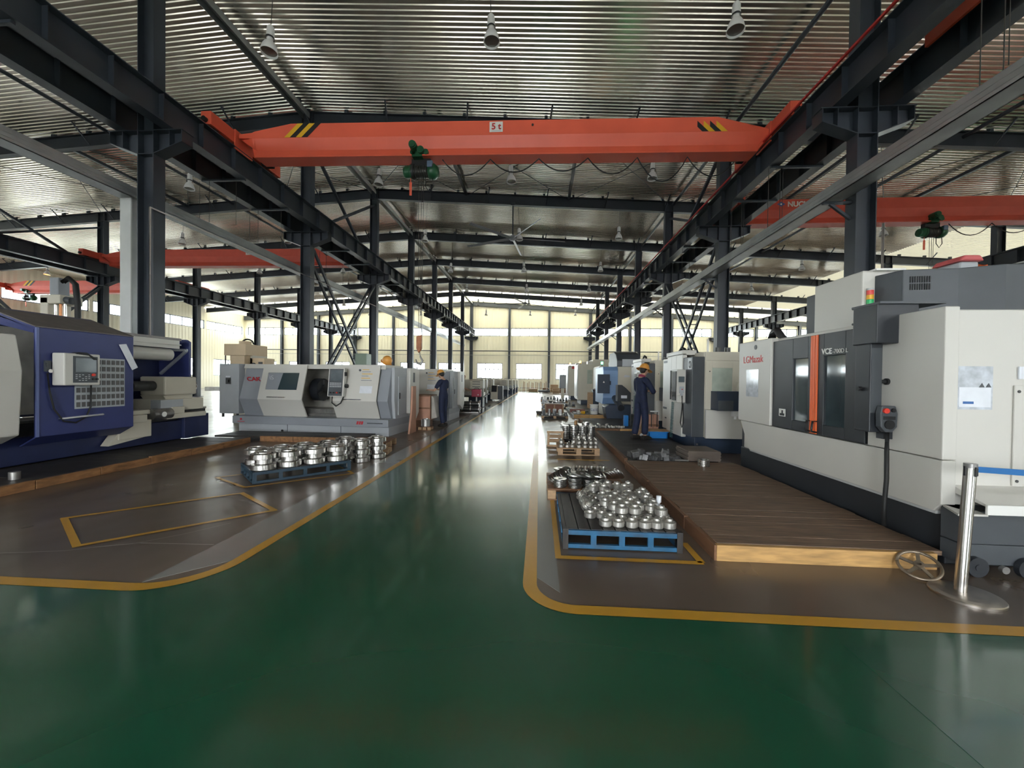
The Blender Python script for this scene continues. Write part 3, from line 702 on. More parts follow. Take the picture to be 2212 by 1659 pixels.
for k, (y0, y1, w, hy) in enumerate(((4.94, 5.785, (5.06, 5.35, .99, 1.77), 4.99), (4.20, 4.94, (4.47, 4.79, .99, 1.78), 4.89))):
    d = windowed(0, y0, y1, .865, 2.035, w, FX - .005, 3.30).build('door', MDARK, r, .006)
    MB().box(FX + .015, FX + .03, *w[0:2], *w[2:4]).build('window', TGLASS, d)
    h = MB().tube([(FX, hy, 1.02), (FX - .05, hy, 1.02), (FX - .06, hy, .94), (FX - .06, hy, .90), (FX, hy, .89)], .012, 8).build('handle', BLACK, d)
for y in (4.90, 4.945, 4.985): MB().box(FX - .018, FX, y - .016, y + .016, .87, 2.03).build('trim_strip', ORANGE, r, .004, 'orange vertical stripe')
lg = text('LGMazak', 'lettering', RED, r, (FX - .037, 6.53, 1.765), FACE_NX, .15, sx=.98)
text('VCE', 'lettering', WHITE, r, (FX - .007, 4.825, 1.80), FACE_NX, .088, bold=.002)
text('-700D L', 'lettering', WHITE, r, (FX - .007, 4.655, 1.80), FACE_NX, .066)
MB().cyl((FX - .036, 6.18, 1.99), (FX - .04, 6.18, 1.99), .035, 16).build('round_badge', MDARK2, r)
MB().box(FX - .038, FX - .036, 6.09, 6.43, 1.25, 1.66).build('notice_sheet', PLASTIC, r)
MB().box(FX - .009, FX - .006, 5.48, 5.62, 1.02, 1.12).build('icon_plate', WHITE, r)
MB().prism([(5.50, 1.03), (5.60, 1.03), (5.60, 1.06), (5.56, 1.06), (5.56, 1.10), (5.53, 1.10), (5.53, 1.06), (5.50, 1.06)], 'x', FX - .011, FX - .009).build('icon', BLACK, r)
# upper works
boxpart('spindle_cover', MWHITE, r, 3.50, 4.1, 4.60, 5.36, 2.06, 2.70, bevel=.015)
for z in (2.13, 2.3): MB().cyl((3.498, 4.72, z), (3.492, 4.72, z), .012, 8).build('screw', IRON, r)
MB().box(3.60, 3.9, 4.55, 4.7, 2.69, 2.71).build('cover_lip', WHITE, r)
hz = MB().prism([(3.62, 4.62), (3.70, 4.35), (4.18, 4.30), (4.47, 4.16), (5.6, 4.16), (5.6, 5.7), (3.62, 5.7)], 'z', 2.06, 2.64).build('magazine_housing', MDARK2, r, .01)
dv = Vector((4.18 - 3.70, 4.30 - 4.35, 0)).normalized()
for row in range(2):
    for k in range(9):
        p = Vector((3.765, 4.3432, 0)) + dv * (k * .021); z = 2.43 + row * .075
        MB().bar(p + Vector((0, -.004, z)), p + Vector((0, -.004, z + .062)), .011, .006, (0, -1, 0)).build('vent_slot', BLACK, hz)
MB().prism([(3.62, 4.62), (3.70, 4.35), (4.2, 4.3), (6, 4.1), (6, 3.6), (4, 3.6), (3.5, 4.2)], 'z', 2.08, 2.10).build('roof_plate', MDARK2, r)
boxpart('arm_box', MDARK, r, 3.06, 3.42, 3.85, 4.13, 1.84, 2.20, bevel=.008)
MB().box(3.06, 3.62, 3.82, 4.15, 2.195, 2.215).build('arm_plate', MDARK2, r)
pn = boxpart('control_pendant', MDARK, r, 3.05, 3.16, 3.90, 4.08, 1.02, 1.84, bevel=.01)
MB().box(3.06, 3.15, 3.897, 3.90, 1.2, 1.8).build('bezel', MDARK2, pn)
MB().cyl((3.02, 4.0, 1.42), (3.05, 4.0, 1.42), .02, 10).cyl((3.16, 3.93, 1.49), (3.22, 3.92, 1.49), .018, 10).cyl((3.2, 3.918, 1.49), (3.22, 3.918, 1.49), .03, 12).build('knob', BLACK, pn)
for z in (1.28, 1.22, 1.16): MB().cyl((3.12, 4.13, z), (3.25, 4.13, z), .012, 8).build('button', KEYS if z != 1.22 else BLACK, pn)
hw = MB().prism([(3.09, 1.08), (3.13, 1.03), (3.19, 1.03), (3.23, 1.08), (3.235, 1.2), (3.215, 1.27), (3.1, 1.27), (3.085, 1.2)], 'y', 3.82, 3.88).build('handwheel_box', MDARK2, r, .008, 'hand-held pendant with red stop button')
MB().cyl((3.125, 3.82, 1.225), (3.125, 3.80, 1.225), .024, 14).build('stop_button', mat('stop_red', (.75, .05, .03), .35), hw)
MB().cyl((3.19, 3.82, 1.23), (3.19, 3.805, 1.23), .018, 12).cyl((3.16, 3.82, 1.10), (3.16, 3.808, 1.10), .042, 18).box(3.11, 3.21, 3.814, 3.82, 1.145, 1.175).build('dial', BLACK, hw)
MB().tube([(3.17, 3.85, 1.03), (3.17, 3.85, .85), (3.165, 3.84, .6), (3.15, 3.84, .35), (3.145, 3.83, .18)], .018, 8).build('cable', RUBBER, r)
MB().box(3.17, 3.28, 3.89, 3.97, .96, 1.06).build('cable_clamp', MDARK, r)
st = MB().cyl((3.56, 4.575, 2.24), (3.56, 4.575, 2.33), .032, 16).build('signal_tower', LGREY, r)
for z, c in ((2.33, (.02, .45, .12)), (2.38, (.85, .42, .02)), (2.43, (.75, .06, .05))): MB().cyl((3.56, 4.575, z), (3.56, 4.575, z + .048), .032, 16).build('lens', mat('tower_lens_%d' % int(z * 100), c, .25, coat=.5), st)
MB().cyl((3.56, 4.575, 2.478), (3.56, 4.575, 2.50), .032, 16).build('cap', LGREY, st)
# near end: notice, hatch, chip tray, coolant tank on castors
MB().box(3.375, 3.645, 3.464, 3.468, 1.27, 1.62).build('notice_sheet', PLASTIC, r)
MB().box(3.39, 3.63, 3.461, 3.464, 1.29, 1.45).build('notice_print', PAPER, r)
MB().box(3.42, 3.50, 3.459, 3.461, 1.315, 1.335).build('notice_bar', mat('notice_blue', (.03, .12, .35), .5), r)
for k in (0, 1): MB().prism([(3.54 + k * .05, 1.45), (3.58 + k * .05, 1.45), (3.56 + k * .05, 1.485)], 'y', 3.459, 3.461).build('warning_mark', MDARK2, r)
MB().box(3.80, 5.2, 3.455, 3.468, .66, 1.47).build('hatch', MWHITE, r, .004)
MB().box(3.83, 3.93, 3.455, 3.466, 1.52, 1.62).build('warning_label', PAPER, r)
for z in (.70, 1.42): MB().cyl((3.83, 3.455, z), (3.83, 3.45, z), .012, 8).build('screw', IRON, r)
sh = MB().prism([(3.47, .655), (3.47, .60), (3.20, .55), (3.20, .565)], 'x', 3.36, 5.2).build('chip_shelf', MWHITE, r)
MB().box(3.34, 5.2, 3.185, 3.205, .50, .575).build('shelf_lip', WHITE, sh, .004)
MB().prism([(3.28, 3.46), (3.40, 3.46), (3.36, 3.2), (3.15, 3.2)][::-1], 'z', .485, .50).build('drip_sheet', MWHITE, r)
tk = boxpart('coolant_tank', MDARK2, r, 3.27, 3.86, 3.29, 3.46, .24, .50, bevel=.008)
MB().box(3.27, 3.84, 3.30, 3.46, .08, .235).build('tank_lower', MDARK2, tk, .006)
for x in (3.36, 3.72): MB().cyl((x, 3.255, .075), (x, 3.295, .075), .075, 20).cyl((x, 3.25, .075), (x, 3.255, .075), .025, 12).build('castor_wheel', MDARK, tk)
MB().cyl((3.56, 3.26, .06), (3.56, 3.29, .06), .028, 14).build('drain_port', WORN, tk)
MB().tube([(3.6, 6.5, 2.08), (3.55, 6.35, 2.22), (3.5, 6.15, 2.24), (3.5, 5.98, 2.08)], .05, 10).build('hose', RUBBER, r)
MB().cyl((3.3, 6.3, 2.09), (3.3, 6.3, 2.13), .015, 8).build('top_knob', WHITE, r)
fu = boxpart('fan_unit', MLGREY, r, 4.93, 5.13, 5.05, 5.35, 2.64, 2.92, bevel=.02)
MB().prism([(4.89, 2.92), (5.17, 2.92), (5.12, 2.99), (4.95, 2.99)], 'y', 5.02, 5.38).build('fan_cap', mat('faded_red_cap', (.6, .12, .12), .5), fu, .02)
MB().tube([(5.13, 5.1, 2.88), (5.24, 5.1, 2.88), (5.27, 5.1, 2.66)], .028, 8).build('orange_hose', ORANGE, fu)
boxpart('footing', MDARK, r, 3.30, 3.36, 6.70, 6.80, 0, .10)
MB().box(3.24, 3.30, 6.80, 6.88, .02, .09).build('switch_box', WHITE, r)

# ---------------------------------------------------------------- two machining centres of the same make behind it
def vmc():
    r = thing('machining_center', 'white machining centre', 'machine tool', (3.1, 8.38, 0))
    boxpart('base', MNAVY, r, 3.20, 5.4, 8.42, 10.5, 0, .33)
    boxpart('body', MCREAM, r, 3.36, 5.5, 8.41, 10.35, .33, 2.08)
    boxpart('top_rail', MWHITE, r, 3.10, 3.4, 8.9, 10.0, 2.04, 2.15)
    MB().box(3.38, 5.45, 8.39, 8.41, 1.90, 2.08).build('top_panel', MCREAM, r, .004)
    e = windowed(0, 0, 0, 0, 0, (0, 0, 0, 0), 0, 0)
    MB().box(3.39, 3.52, 8.39, 8.41, .9, 1.88).box(3.92, 5.4, 8.39, 8.41, .9, 1.88).box(3.52, 3.92, 8.39, 8.41, 1.75, 1.88).box(3.52, 3.92, 8.39, 8.41, .9, 1.25).build('side_panel', MCREAM, r, .003)
    MB().box(3.52, 3.92, 8.40, 8.412, 1.25, 1.75).build('window', MGLASS, r)
    MB().cyl((3.47, 8.39, 1.68), (3.47, 8.38, 1.68), .012, 8).build('latch', IRON, r)
    MB().box(3.99, 4.10, 8.33, 8.40, 1.28, 1.46).build('switch_box', MCREAM, r, .01)
    c = boxpart('corner_column', MDARK2, r, 3.12, 3.37, 8.385, 8.90, .33, 1.98)
    MB().box(3.118, 3.122, 8.42, 8.62, 1.72, 1.95).build('column_badge', MLGREY, c)
    MB().tube([(3.115, 8.50 + .05 * math.cos(t * .5), 1.82 + .07 * math.sin(t * .5)) for t in range(13)], .006, 6).build('emblem', BLACK, c)
    d = windowed(0, 8.90, 9.92, .26, 2.08, (9.28, 9.62, 1.06, 1.70), 3.10, 3.20).build('door', MWHITE, r, .012)
    MB().box(3.13, 3.14, 9.28, 9.62, 1.06, 1.70).build('window', MGLASS, d)
    for y in (9.26, 9.63): MB().box(3.085, 3.10, y - .02, y + .02, 1.04, 1.72).build('window_frame', BLACK, d)
    f = boxpart('far_panel', MWHITE, r, 3.14, 3.37, 9.92, 10.38, .30, 2.02)
    MB().box(3.13, 3.14, 9.98, 10.3, .78, .83).build('grille', MDARK2, f)
    MB().box(3.13, 3.14, 9.98, 10.3, 1.92, 1.97).build('grille', MDARK2, f)
    MB().box(3.13, 3.14, 10.05, 10.15, .55, .58).build('marking', MDARK2, f)
    p = boxpart('control_panel', MWHITE, r, 2.90, 3.08, 8.62, 8.92, 1.02, 1.72, bevel=.01)
    MB().box(2.93, 3.05, 8.612, 8.62, 1.45, 1.57).build('screen', SCREEN, p)
    MB().box(2.95, 3.04, 8.60, 8.62, 1.22, 1.36).cyl((2.99, 8.60, 1.19), (2.99, 8.59, 1.19), .03, 14).build('handwheel', MLGREY, p)
    MB().cyl((3.0, 8.60, 1.30), (3.0, 8.59, 1.30), .012, 10).build('stop_button', RED, p)
    MB().box(2.885, 2.90, 8.66, 8.90, 1.06, 1.68).build('bezel', BLACK, p)
    MB().tube([(3.0, 8.6, 1.17), (3.0, 8.58, .95), (2.97, 8.58, .6), (3.0, 8.58, .5), (3.03, 8.58, .6), (3.02, 8.6, 1.0)], .012, 6).build('handset_cable', RUBBER, p)
    MB().tube([(2.93 + .03 * math.cos(k * 1.05) - k * .0002, 8.95 + .03 * math.sin(k * 1.05), 1.02 - k * .0052) for k in range(150)], .006, 5).build('coiled_hose', TEAL, r)
    MB().prism([(3.1, 9.3), (3.3, 9.3), (3.3, 9.9), (3.25, 9.9)], 'z', 1.55, 1.75).build('bracket', MWHITE, r)
    ch = MB().prism([(8.05, 1.05), (8.12, 1.28), (8.40, 1.28), (8.40, .9), (8.05, .9)], 'x', 3.50, 4.6).build('chip_chute', MNAVY, r, .006)
    MB().box(3.50, 3.78, 8.03, 8.05, .91, 1.10).build('chute_plate', MDARK2, ch)
    MB().prism([(3.37, .32), (4.12, .32), (4.00, .88), (3.37, .90)], 'y', 8.28, 8.36).build('chip_cover', MWHITE, r, .006)
    MB().box(3.86, 4.02, 8.22, 8.30, .78, .92).cyl((3.93, 8.26, .72), (3.93, 8.26, .78), .025, 10).build('valve_box', WHITE, r, .006)
    MB().cyl((3.25, 8.43, .18), (3.25, 8.40, .18), .02, 12).build('levelling_bolt', WORN, r)
    for k in range(2): MB().cyl((3.8 + k * .2, 8.8, 2.08), (3.8 + k * .2, 8.8, 2.2), .06, 14).build('oil_unit', IRON, r)
    MB().cyl((3.55, 8.7, 2.08), (3.55, 8.7, 2.36), .02, 10).build('air_post', WHITE, r)
    MB().tube([(3.5, 9.8, 2.08), (3.5, 9.9, 2.25), (3.5, 10.1, 2.3), (3.5, 10.3, 2.2), (3.5, 10.35, 2.08)], .03, 8).build('hose', RUBBER, r)
    return r
v1 = vmc(); v1['label'] = 'white machining centre with dark corner column and coiled hose behind the largest one'
place(v1, (3.1, 8.38 + 3.5, 0), 0, 'white machining centre with dark corner column just behind the helmeted person at right')

# ---------------------------------------------------------------- blue and cream machining centre
r = thing('machining_center', 'sky blue and cream machining centre with dark chip tank in front', 'machine tool', (3.2, 16.5, 0))
MB().prism([(15.7, .55), (15.5, .8), (15.5, 1.85), (15.65, 2.0), (17.6, 2.0), (17.6, .55)], 'x', 2.45, 3.02).build('blue_guard', MSKY, r, .02)
boxpart('body', MCREAM, r, 3.0, 4.6, 15.46, 17.7, .5, 2.0)
boxpart('base', MCREAM, r, 2.6, 4.4, 15.6, 17.6, 0.05, .55)
MB().prism([(15.7, 2.0), (15.7, 2.25), (15.95, 2.5), (16.4, 2.62), (17.4, 2.62), (17.6, 2.0)], 'x', 3.0, 3.9).build('magazine_cover', MDARK2, r, .03)
MB().box(3.2, 3.9, 15.68, 15.7, 2.02, 2.3).build('cover_panel', MLGREY, r)
p = boxpart('control_panel', MNAVY, r, 2.20, 2.66, 15.25, 15.35, .98, 1.70)
MB().prism([(2.4, 1.38), (2.47, 1.38), (2.435, 1.45)], 'y', 15.245, 15.25).build('warning_mark', WHITE, p)
MB().box(2.62, 2.72, 15.35, 15.5, 1.3, 1.45).build('arm', MNAVY, p)
MB().prism([(2.70, .75), (3.15, .75), (3.15, 1.05), (3.0, 1.2), (2.85, 1.32), (2.70, 1.32)], 'y', 13.95, 14.3).build('chip_conveyor', MDARK, r, .01)
MB().box(2.82, 3.02, 13.94, 13.95, .86, .96).build('label_plate', PAPER, r)
MB().cyl((2.9, 14.3, .5), (2.9, 15.5, .8), .12, 10).build('conveyor_neck', MDARK, r)
MB().prism([(2.42, .1), (2.35, .52), (2.5, .6), (3.35, .6), (3.35, .1)], 'y', 14.4, 15.1).build('chip_tank', MNAVY, r, .015)
for x in (2.55, 3.2): MB().cyl((x, 14.38, .07), (x, 14.42, .07), .06, 14).build('castor_wheel', BLACK, r)
MB().prism([(3.2, 1.6), (3.42, 1.6), (3.45, 1.66), (3.26, 1.69)], 'y', 15.452, 15.46).build('badge', GREYTXT, r)

# ---------------------------------------------------------------- cream machining centres farther down the right side
def cream(x0, x1, y0, y1, h, label, lens, top):
    r = thing('machining_center', label, 'machine tool', (x0, y0, 0))
    boxpart('base', MNAVY, r, x0 + .2, x1, y0 + .15, y1, 0, .32)
    boxpart('body', MCREAM, r, x0 + .03, x1, y0, y1, .28, h)
    boxpart('front_door', MWHITE, r, x0 - .02, x0 + .05, y0 + .1, y1 - .1, .35, h - .05)
    MB().box(x0 - .03, x0 - .01, y0 + .25, y0 + .35, .5, h - .3).build('door_slot', BLACK, r)
    MB().box(x0 + .55, x0 + .85, y0 - .012, y0, h * .52, h * .86).build('window', MGLASS, r, .01)
    MB().box(x0 + .45, x1 - .2, y0 - .01, y0, .32, h * .36).build('lower_panel', MCREAM, r, .004)
    boxpart('column_cover', MCREAM, r, x0 + .9, x1 - .1, y0 + .2, y1 - .2, h, h + top)
    MB().box(x0 + .6, x0 + .95, y0 + .3, y0 + .9, h, h + .2).build('vent_box', MWHITE, r, .01)
    MB().cyl((x0 + .15, y0 + .2, h), (x0 + .15, y0 + .2, h + .08), .03, 8).build('lamp_stem', BLACK, r)
    MB().cyl((x0 + .15, y0 + .2, h + .08), (x0 + .15, y0 + .2, h + .2), .05, 12).build('beacon', lens, r, label='small lit beacon')
    return r
BEA = mat('amber_beacon', (.9, .4, .05), .3, emit=(1, .45, .06), estr=3.)
BEG = mat('green_beacon', (.05, .8, .25), .3, emit=(.05, 1, .3), estr=5.)
cream(2.3, 4.4, 24.0, 26.3, 2.42, 'cream machining centre with rounded window and amber beacon on the right side', BEA, .3)
cream(2.15, 4.0, 30.0, 32.3, 2.55, 'cream machining centre with red label plate, farthest of the right row', BEA, .3)
MB().box(2.42, 2.6, 29.97, 30.0, 2.3, 2.48).build('red_plate', RED, bpy.data.objects['machining_center.005'] if 'machining_center.005' in bpy.data.objects else None)
cream(3.0, 5.0, 20.2, 22.4, 2.2, 'tall cream machining centre with lit green beacon behind the blue one', BEG, .72)
boxpart('grey_cabinet', MGREY, None, 1.7, 2.25, 33.6, 34.1, .75, 1.9); tag(bpy.data.objects['grey_cabinet'], 'flat grey control cabinet beyond the cream machines', 'cabinet')
MB().box(1.85, 2.1, 33.7, 34.0, 0, .75).build('stand', MCREAM, bpy.data.objects['grey_cabinet'])

# ---------------------------------------------------------------- heavy blue lathe at the left
r = thing('heavy_lathe', 'heavy blue and grey lathe with sliding blue guard at far left', 'lathe', (-7.8, 6, .12))
BX = -7.15
boxpart('bed', MDBLUE, r, -8.4, -7.62, 3.2, 8.55, .12, .52)
boxpart('bed_foot', MDBLUE, r, -8.45, -7.55, 8.0, 8.62, .12, .62)
MB().box(-8.35, -7.7, 3.2, 8.7, .52, .72).build('bed_ways', IRON, r, .01)
for x in (-8.28, -7.78): MB().box(x, x + .1, 3.2, 8.7, .72, .76).build('way', WORN, r)
g = MB().prism([(BX, 2.13), (BX, .56), (-7.40, .42), (-7.44, .42), (-7.20, .56), (-7.20, 2.10), (-8.1, 2.40), (-8.1, 2.43), (-7.95, 2.43)], 'y', 5.20, 6.56).build('sliding_guard', MBLUE, r, .008)
MB().prism([(BX - .05, 2.11), (-8.0, 2.40), (-8.35, 2.40), (-8.35, .9), (-8.3, .9), (-8.3, 2.3), (-7.2, 2.05)], 'y', 5.20, 5.24).build('guard_rib', MBLUE, g)
MB().prism([(BX - .01, 2.135), (-7.98, 2.425), (-7.98, 2.44), (BX - .01, 2.15)], 'y', 5.19, 6.57).build('guard_roof', mat('dusty_guard_top', (.13, .11, .10), .6, var=.15, vscale=5), g)
MB().box(BX - .01, BX + .012, 5.19, 5.22, .56, 2.13).build('guard_edge', mat('pale_blue_edge', (.12, .15, .32), .4), g)
pw = MB()
pf = MB().box(BX + .002, BX + .010, 5.66, 6.40, .93, 1.73).build('window_plate', MLGREY, g, label='grey slotted window plate')
slot = MB().box(-.003, .003, -.026, .026, -.037, .037).mesh('slot', mat('slot_dark', (.09, .085, .082), .4))
nr = 7; nc = 10
for a in range(nr):
    for b in range(nc):
        o = inst(slot, 'slot', pf, (0, 0, 0)); o.location = WM[pf].inverted() @ Vector((BX + .0115, 5.705 + b * .0725, .995 + a * .112))
pc = boxpart('control_box', MWHITE, r, BX + .02, BX + .22, 5.36, 5.84, 1.30, 1.78, bevel=.015)
MB().box(BX + .218, BX + .224, 5.47, 5.80, 1.34, 1.74).build('control_face', MDARK2, pc)
MB().box(BX + .222, BX + .227, 5.50, 5.78, 1.50, 1.71).build('screen', SCREEN, pc)
MB().cyl((BX + .224, 5.735, 1.46), (BX + .245, 5.735, 1.46), .022, 14).build('stop_button', MATS['stop_red'], pc)
MB().cyl((BX + .224, 5.735, 1.395), (BX + .24, 5.735, 1.395), .018, 12).cyl((BX + .224, 5.785, 1.395), (BX + .24, 5.785, 1.395), .016, 12).build('dial', BLACK, pc)
for a in range(4):
    for b in range(5):
        if (a * 3 + b) % 4: MB().box(BX + .224, BX + .226, 5.50 + b * .042, 5.525 + b * .042, 1.37 + a * .028, 1.38 + a * .028).build('key', KEYS, pc)
MB().prism([(5.50, 1.78), (5.55, 1.80), (5.65, 1.80), (5.74, 1.74), (5.80, 1.70), (5.74, 1.69), (5.68, 1.755), (5.52, 1.77)], 'x', BX + .12, BX + .235).build('rag', BLACK, pc, .01, 'black rag')
pd = MB().cyl((BX, 5.31, 1.60), (BX + .04, 5.31, 1.60), .03, 14).box(BX, BX + .03, 5.28, 5.35, 1.5, 1.66).build('handset', MDARK2, r)
MB().cyl((BX + .03, 5.32, 1.51), (BX + .06, 5.32, 1.51), .028, 14).build('handset_knob', CHROME, pd)
MB().tube([(BX + .02, 5.31, 1.48), (BX + .03, 5.33, 1.2), (BX + .03, 5.38, .95), (BX + .03, 5.5, .76), (BX + .03, 5.66, .72), (BX + .03, 5.8, .8), (BX + .03, 5.86, .95), (BX + .05, 5.85, 1.3)], .012, 6).build('cable', RUBBER, r)
MB().tube([(BX, 5.46, .80), (BX + .035, 5.48, .80), (BX + .045, 5.75, .81), (BX + .035, 6.04, .815), (BX, 6.06, .815)], .016, 8).build('handle', mat('bright_handle', (.8, .8, .8), .35, .6), g)
MB().prism([(6.30, 1.98), (6.42, 2.0), (6.62, 1.60), (6.52, 1.55)], 'x', BX + .012, BX + .016).build('taped_paper', PAPER, g)
# front-left white panel, rear wall, tail-stock
MB().prism([(-7.15, 2.0), (-7.05, 1.5), (-7.10, .62), (-7.35, .5), (-7.9, .5), (-7.9, 2.05)], 'y', 3.2, 4.98).build('headstock_cover', MWHITE, r, .02)
MB().box(-8.42, -8.36, 3.2, 8.3, .76, 2.25).build('back_wall', MDBLUE, r)
MB().box(-8.36, -8.33, 4.9, 6.9, .8, 2.2).build('back_sheet', INNER, r)
tg = MB().box(-8.42, -7.62, 6.5, 8.0, 2.20, 2.25).build('top_shelf', mat('dusty_shelf', (.26, .24, .23), .6, var=.1), r, .006)
MB().box(-7.68, -7.62, 6.5, 7.95, 2.03, 2.20).box(-7.64, -7.60, 6.5, 7.97, 2.10, 2.12).build('shelf_lip', MWHITE, tg)
MB().cyl((-7.78, 6.5, 1.90), (-7.78, 7.86, 1.90), .13, 20).build('roller_cover', MWHITE, r)
MB().prism([(-7.66, 2.2), (-7.74, 2.25), (-8.42, 2.25), (-8.42, .76), (-7.66, 1.2)], 'y', 8.22, 8.28).build('end_plate', MBLUE, r, .006)
MB().bar((-7.7, 8.2, 2.0), (-8.3, 8.2, 1.5), .05, .05).bar((-7.68, 8.21, 2.02), (-8.38, 8.21, 2.02), .05, .05).build('stay', MLGREY, r)
MB().box(-8.35, -7.5, 6.6, 7.2, .72, .80).box(-7.9, -7.40, 6.55, 7.05, .58, .72).build('carriage', MCREAM, r, .01)
MB().box(-7.62, -7.42, 6.55, 7.15, .30, .62).build('apron', MCREAM, r, .012)
MB().prism([(6.55, .42), (7.15, .42), (7.05, .3), (6.4, .22)], 'x', -7.60, -7.44).build('apron_skirt', MCREAM, r)
MB().box(-8.2, -7.7, 6.75, 7.02, .80, 1.18).box(-8.15, -7.7, 6.7, 7.05, 1.18, 1.34).build('tool_post', WORN, r, .01)
for y in (6.74, 6.82, 6.9): MB().cyl((-7.8, y, 1.34), (-7.8, y, 1.47), .018, 10).build('tool_bolt', BLACK, r)
MB().cyl((-7.5, 7.2, .70), (-7.5, 7.6, .70), .11, 16).cyl((-7.38, 7.35, .70), (-7.36, 7.35, .70), .055, 20).build('feed_box', WORN, r)
MB().cyl((-7.38, 7.35, .70), (-7.355, 7.35, .70), .05, 20).build('feed_dial', WHITE, r)
ts = boxpart('tailstock', MCREAM, r, -8.1, -7.55, 7.55, 8.30, 1.06, 1.44, bevel=.03)
MB().cyl((-7.82, 7.1, 1.25), (-7.82, 7.55, 1.25), .10, 18).cyl((-7.82, 6.98, 1.25), (-7.82, 7.1, 1.25), .03, 12, .06).build('quill', IRON, ts)
MB().prism([(7.55, 1.06), (8.25, 1.06), (8.25, .80), (7.75, .80)], 'x', -8.1, -7.6).build('tailstock_neck', MCREAM, ts, .01)
MB().box(-8.2, -7.5, 7.5, 8.42, .74, .98).build('tailstock_base', MCREAM, ts, .012)
MB().box(-7.7, -7.49, 7.4, 7.9, .74, .97).build('base_end', MLGREY, ts)
hwl = MB().tube([(-7.85 + .2 * math.cos(t * R(24)), 8.40, 1.24 + .2 * math.sin(t * R(24))) for t in range(16)], .018, 8).build('handwheel', CHROME, ts)
MB().bar((-8.05, 8.40, 1.24), (-7.65, 8.40, 1.24), .02, .02).bar((-7.85, 8.40, 1.04), (-7.85, 8.40, 1.44), .02, .02).cyl((-7.85, 8.3, 1.24), (-7.85, 8.46, 1.24), .03, 10).build('spokes', CHROME, hwl)
MB().box(-7.58, -7.46, 7.5, 8.45, .58, .68).build('chip_tray', MCREAM, r, .01)
MB().box(-7.6, -7.45, 7.62, 7.9, .68, .82).build('tray_box', MCREAM, r, .01)
MB().cyl((-7.5, 4.52, .0), (-7.5, 4.52, .0), .01, 8)

